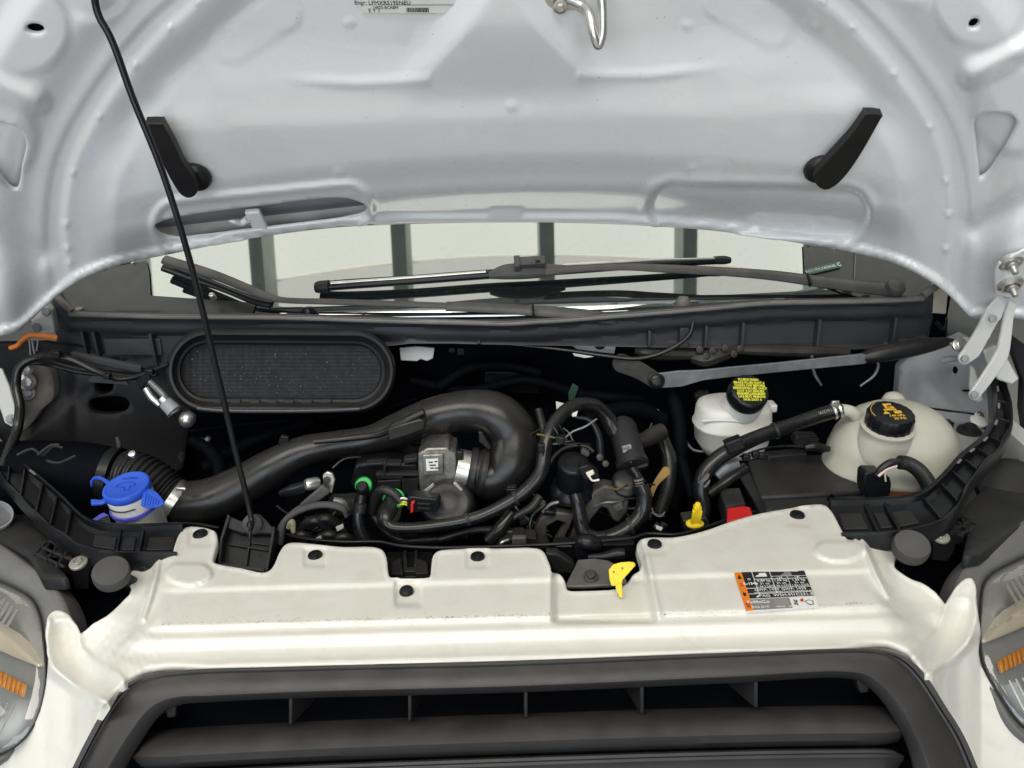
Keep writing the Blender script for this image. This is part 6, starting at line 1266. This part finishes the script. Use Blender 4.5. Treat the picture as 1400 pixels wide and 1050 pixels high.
# ================================================================ wiring, brackets and plumbing that fill the gaps between the main parts
T = [  # name, material, label, points (px, py, Y, radius px)
 ('wiring_loom', M_RUBD, 'ribbed loom crossing behind the throttle body', [(470, 625, 1.36, 7), (520, 610, 1.37, 7), (560, 608, 1.37, 6), (600, 600, 1.38, 6)]),
 ('wiring_loom', M_RUBD, 'dark loom dropping beside the duct bend', [(736, 560, 1.36, 6), (742, 590, 1.33, 7), (735, 630, 1.30, 7), (728, 660, 1.27, 6)]),
 ('fuel_line', M_DARKMET, 'thin metal fuel line behind the actuator cup', [(748, 640, 1.27, 3), (760, 622, 1.28, 3), (775, 612, 1.28, 3), (800, 610, 1.28, 3), (812, 618, 1.27, 3)]),
 ('fuel_line', M_LINK, 'bent metal fuel line below the actuator cup', [(742, 700, 1.19, 2.5), (752, 690, 1.19, 2.5), (768, 684, 1.19, 2.5), (776, 672, 1.20, 2.5)]),
 ('heater_hose', M_VOID, 'heater hose passing behind the coolant pump', [(800, 575, 1.36, 11), (830, 565, 1.38, 12), (870, 560, 1.40, 12), (905, 575, 1.42, 12)]),
 ('heater_hose', M_HOSE, 'heater hose bending down beside the dipstick', [(905, 600, 1.36, 10), (915, 630, 1.33, 11), (912, 670, 1.29, 11), (900, 705, 1.25, 10)]),
 ('harness_branch', M_RUBD, 'harness branch below the throttle body', [(510, 705, 1.18, 6), (540, 735, 1.16, 6), (580, 738, 1.16, 6), (640, 732, 1.17, 6)]),
 ('harness_branch', M_RUBD, 'harness branch under the breather hose', [(600, 738, 1.15, 5), (650, 725, 1.16, 5), (700, 728, 1.16, 6), (735, 738, 1.15, 5)]),
 ('vacuum_line', M_HOSE, 'thin vacuum line over the manifold', [(455, 640, 1.27, 2.5), (470, 628, 1.28, 2.5), (488, 625, 1.28, 2.5), (510, 628, 1.27, 2.5)]),
 ('vacuum_line', M_HOSE, 'thin vacuum line beside the belt cover', [(735, 745, 1.16, 3), (725, 725, 1.17, 3), (728, 705, 1.18, 3), (745, 690, 1.19, 3)]),
 ('brake_line', M_LINK, 'thin brake line below the white reservoir', [(935, 600, 1.42, 2), (948, 615, 1.41, 2), (970, 618, 1.40, 2), (1000, 625, 1.40, 2)]),
 ('brake_line', M_LINK, 'thin brake line dropping behind the coolant hose', [(930, 560, 1.45, 2), (926, 590, 1.44, 2), (932, 620, 1.42, 2), (928, 650, 1.40, 2)]),
 ('drain_hose', M_VOID, 'drain hose behind the corrugated hose', [(262, 600, 1.42, 8), (290, 620, 1.40, 9), (300, 640, 1.38, 9), (298, 660, 1.36, 8)]),
 ('wiring_loom', M_VOID, 'dark loom climbing the bulkhead above the duct', [(600, 530, 1.52, 7), (640, 505, 1.54, 8), (690, 500, 1.55, 8), (740, 510, 1.54, 7)]),
 ('refrigerant_pipe', M_VOID, 'slim refrigerant pipe along the bulkhead', [(260, 590, 1.50, 3.5), (330, 580, 1.51, 3.5), (430, 572, 1.52, 3.5), (520, 560, 1.53, 3.5), (570, 545, 1.54, 3.5)]),
 ('wire', M_TRIM, 'thin bright wire beside the pump', [(770, 585, 1.24, 1), (778, 592, 1.24, 1.2), (783, 602, 1.24, 1)]),
 ('wire', M_TRIM, 'thin pale wire by the small plug', [(890, 690, 1.20, 1), (894, 702, 1.19, 1.2), (903, 706, 1.18, 1.2), (909, 700, 1.18, 1)]),
]
for nm, m_, lb, q in T: ptube(nm, q, m_, VAN, lb, n=12)
Bx = [  # name, material, label, px, py, Y, w, d, h
 ('relay', M_BLKD, 'small black relay on the bulkhead below the linkage', 960, 545, 1.55, .03, .02, .03),
 ('relay', M_BLKD, 'small black relay beside the battery cover', 1100, 600, 1.36, .045, .03, .02),
 ('injector_cover', M_DARKMET, 'finned metal cover under the duct', 470, 690, 1.22, .05, .03, .03),
 ('sensor', M_BLK, 'black pressure sensor between duct and hose', 700, 675, 1.21, .02, .02, .03),
 ('sensor', M_BLKD, 'dark sensor block above the belt cover', 765, 690, 1.23, .03, .02, .02),
 ('harness_plug', M_BLK, 'black harness plug under the throttle motor', 560, 725, 1.15, .03, .02, .02),
 ('harness_plug', M_BLK, 'black harness plug behind the latch', 850, 728, 1.17, .03, .02, .018),
 ('harness_plug', M_BLKD, 'dark harness plug beside the pump spout', 842, 680, 1.21, .022, .02, .02),
 ('bulkhead_box', M_BLK, 'dark control box on the bulkhead', 700, 520, 1.57, .12, .03, .05),
]
for nm, m_, lb, x, y, Y, w_, d_, h_ in Bx:
    o = box(nm, PY(x, y, Y), w_, d_, h_, m_, VAN, lb, X=unit((1, random.uniform(-.2, .2), random.uniform(-.25, .25))), bevel=.003)
    box('lid', PY(x, y, Y) + np.array([0, -d_ * .1, h_ * .54]), w_ * .8, d_ * .8, h_ * .12, M_BLKD, o, bevel=.001)
# engine castings in the shadows and thin wires between the parts
for i in range(7):
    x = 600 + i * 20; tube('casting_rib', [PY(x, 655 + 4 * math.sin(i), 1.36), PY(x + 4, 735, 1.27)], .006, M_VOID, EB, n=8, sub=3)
WR = [M_RUBD, M_HOSE, M_HOSE, M_LINK, M_RUBD, mat('dull_yellow_wire', (.13, .11, .03), .5), mat('dull_white_wire', (.10, .10, .095), .5)]
for i, (x, y, lb) in enumerate([(398 + 9 * k, 706 + 7 * (k % 4), 'thin wire in the bundle behind the white panel tab') for k in range(9)] + [(705 + 8 * k, 690 + 9 * (k % 5), 'thin wire beside the belt cover') for k in range(7)]
                               + [(826 + 7 * k, 700 - 12 * (k % 4), 'thin wire below the coolant pump') for k in range(9)] + [(748 + 7 * k, 590 + 8 * (k % 3), 'thin wire inside the hose arch') for k in range(7)]):
    dx, dy = random.uniform(10, 26), random.uniform(-22, 22); Y = random.uniform(1.18, 1.24)
    ptube('thin_wire', [(x - dx, y + dy, Y, 1.4), (x - dx * .3, y + random.uniform(-8, 8), Y - .01, 1.4), (x + dx * .4, y - dy * .4, Y - .01, 1.4), (x + dx, y - dy, Y, 1.4)], WR[i % 7], VAN, lb, n=7)
for i, (x, y) in enumerate(((418, 722), (436, 706), (466, 726), (716, 712), (752, 700), (846, 692), (884, 706), (766, 600), (800, 618))):
    b_ = box('wire_connector', PY(x, y, 1.185), random.uniform(.012, .020), .014, random.uniform(.008, .013), (M_BLKD, M_BLK, M_GRY)[i % 3], VAN, 'small dark wire connector among the engine wiring', X=unit((1, random.uniform(-.3, .3), random.uniform(-.7, .7))), bevel=.0015)
# cable ties and clamps on the hoses
for x, y, Y, r in ((640, 710, 1.137, 9.5), (705, 681, 1.153, 10.5), (862, 720, 1.15, 12.5), (793, 708, 1.162, 12), (1060, 589, 1.28, 11.2)):
    p = PY(x, y, Y); lathe('hose_tie', p, unit((.9, .1, .3)), [(r * m_px(p), -.003), (r * m_px(p) * 1.04, -.003), (r * m_px(p) * 1.04, .003), (r * m_px(p), .003)], M_BLKD, VAN, 'black tie band around a hose', n=24)
# ---------------------------------------------------------------- the van's own base point
VAN.location = (0, 1.6, 0)
for o in list(VAN.children): o.matrix_parent_inverse = Matrix.Translation((0, -1.6, 0))
bpy.context.view_layer.update()
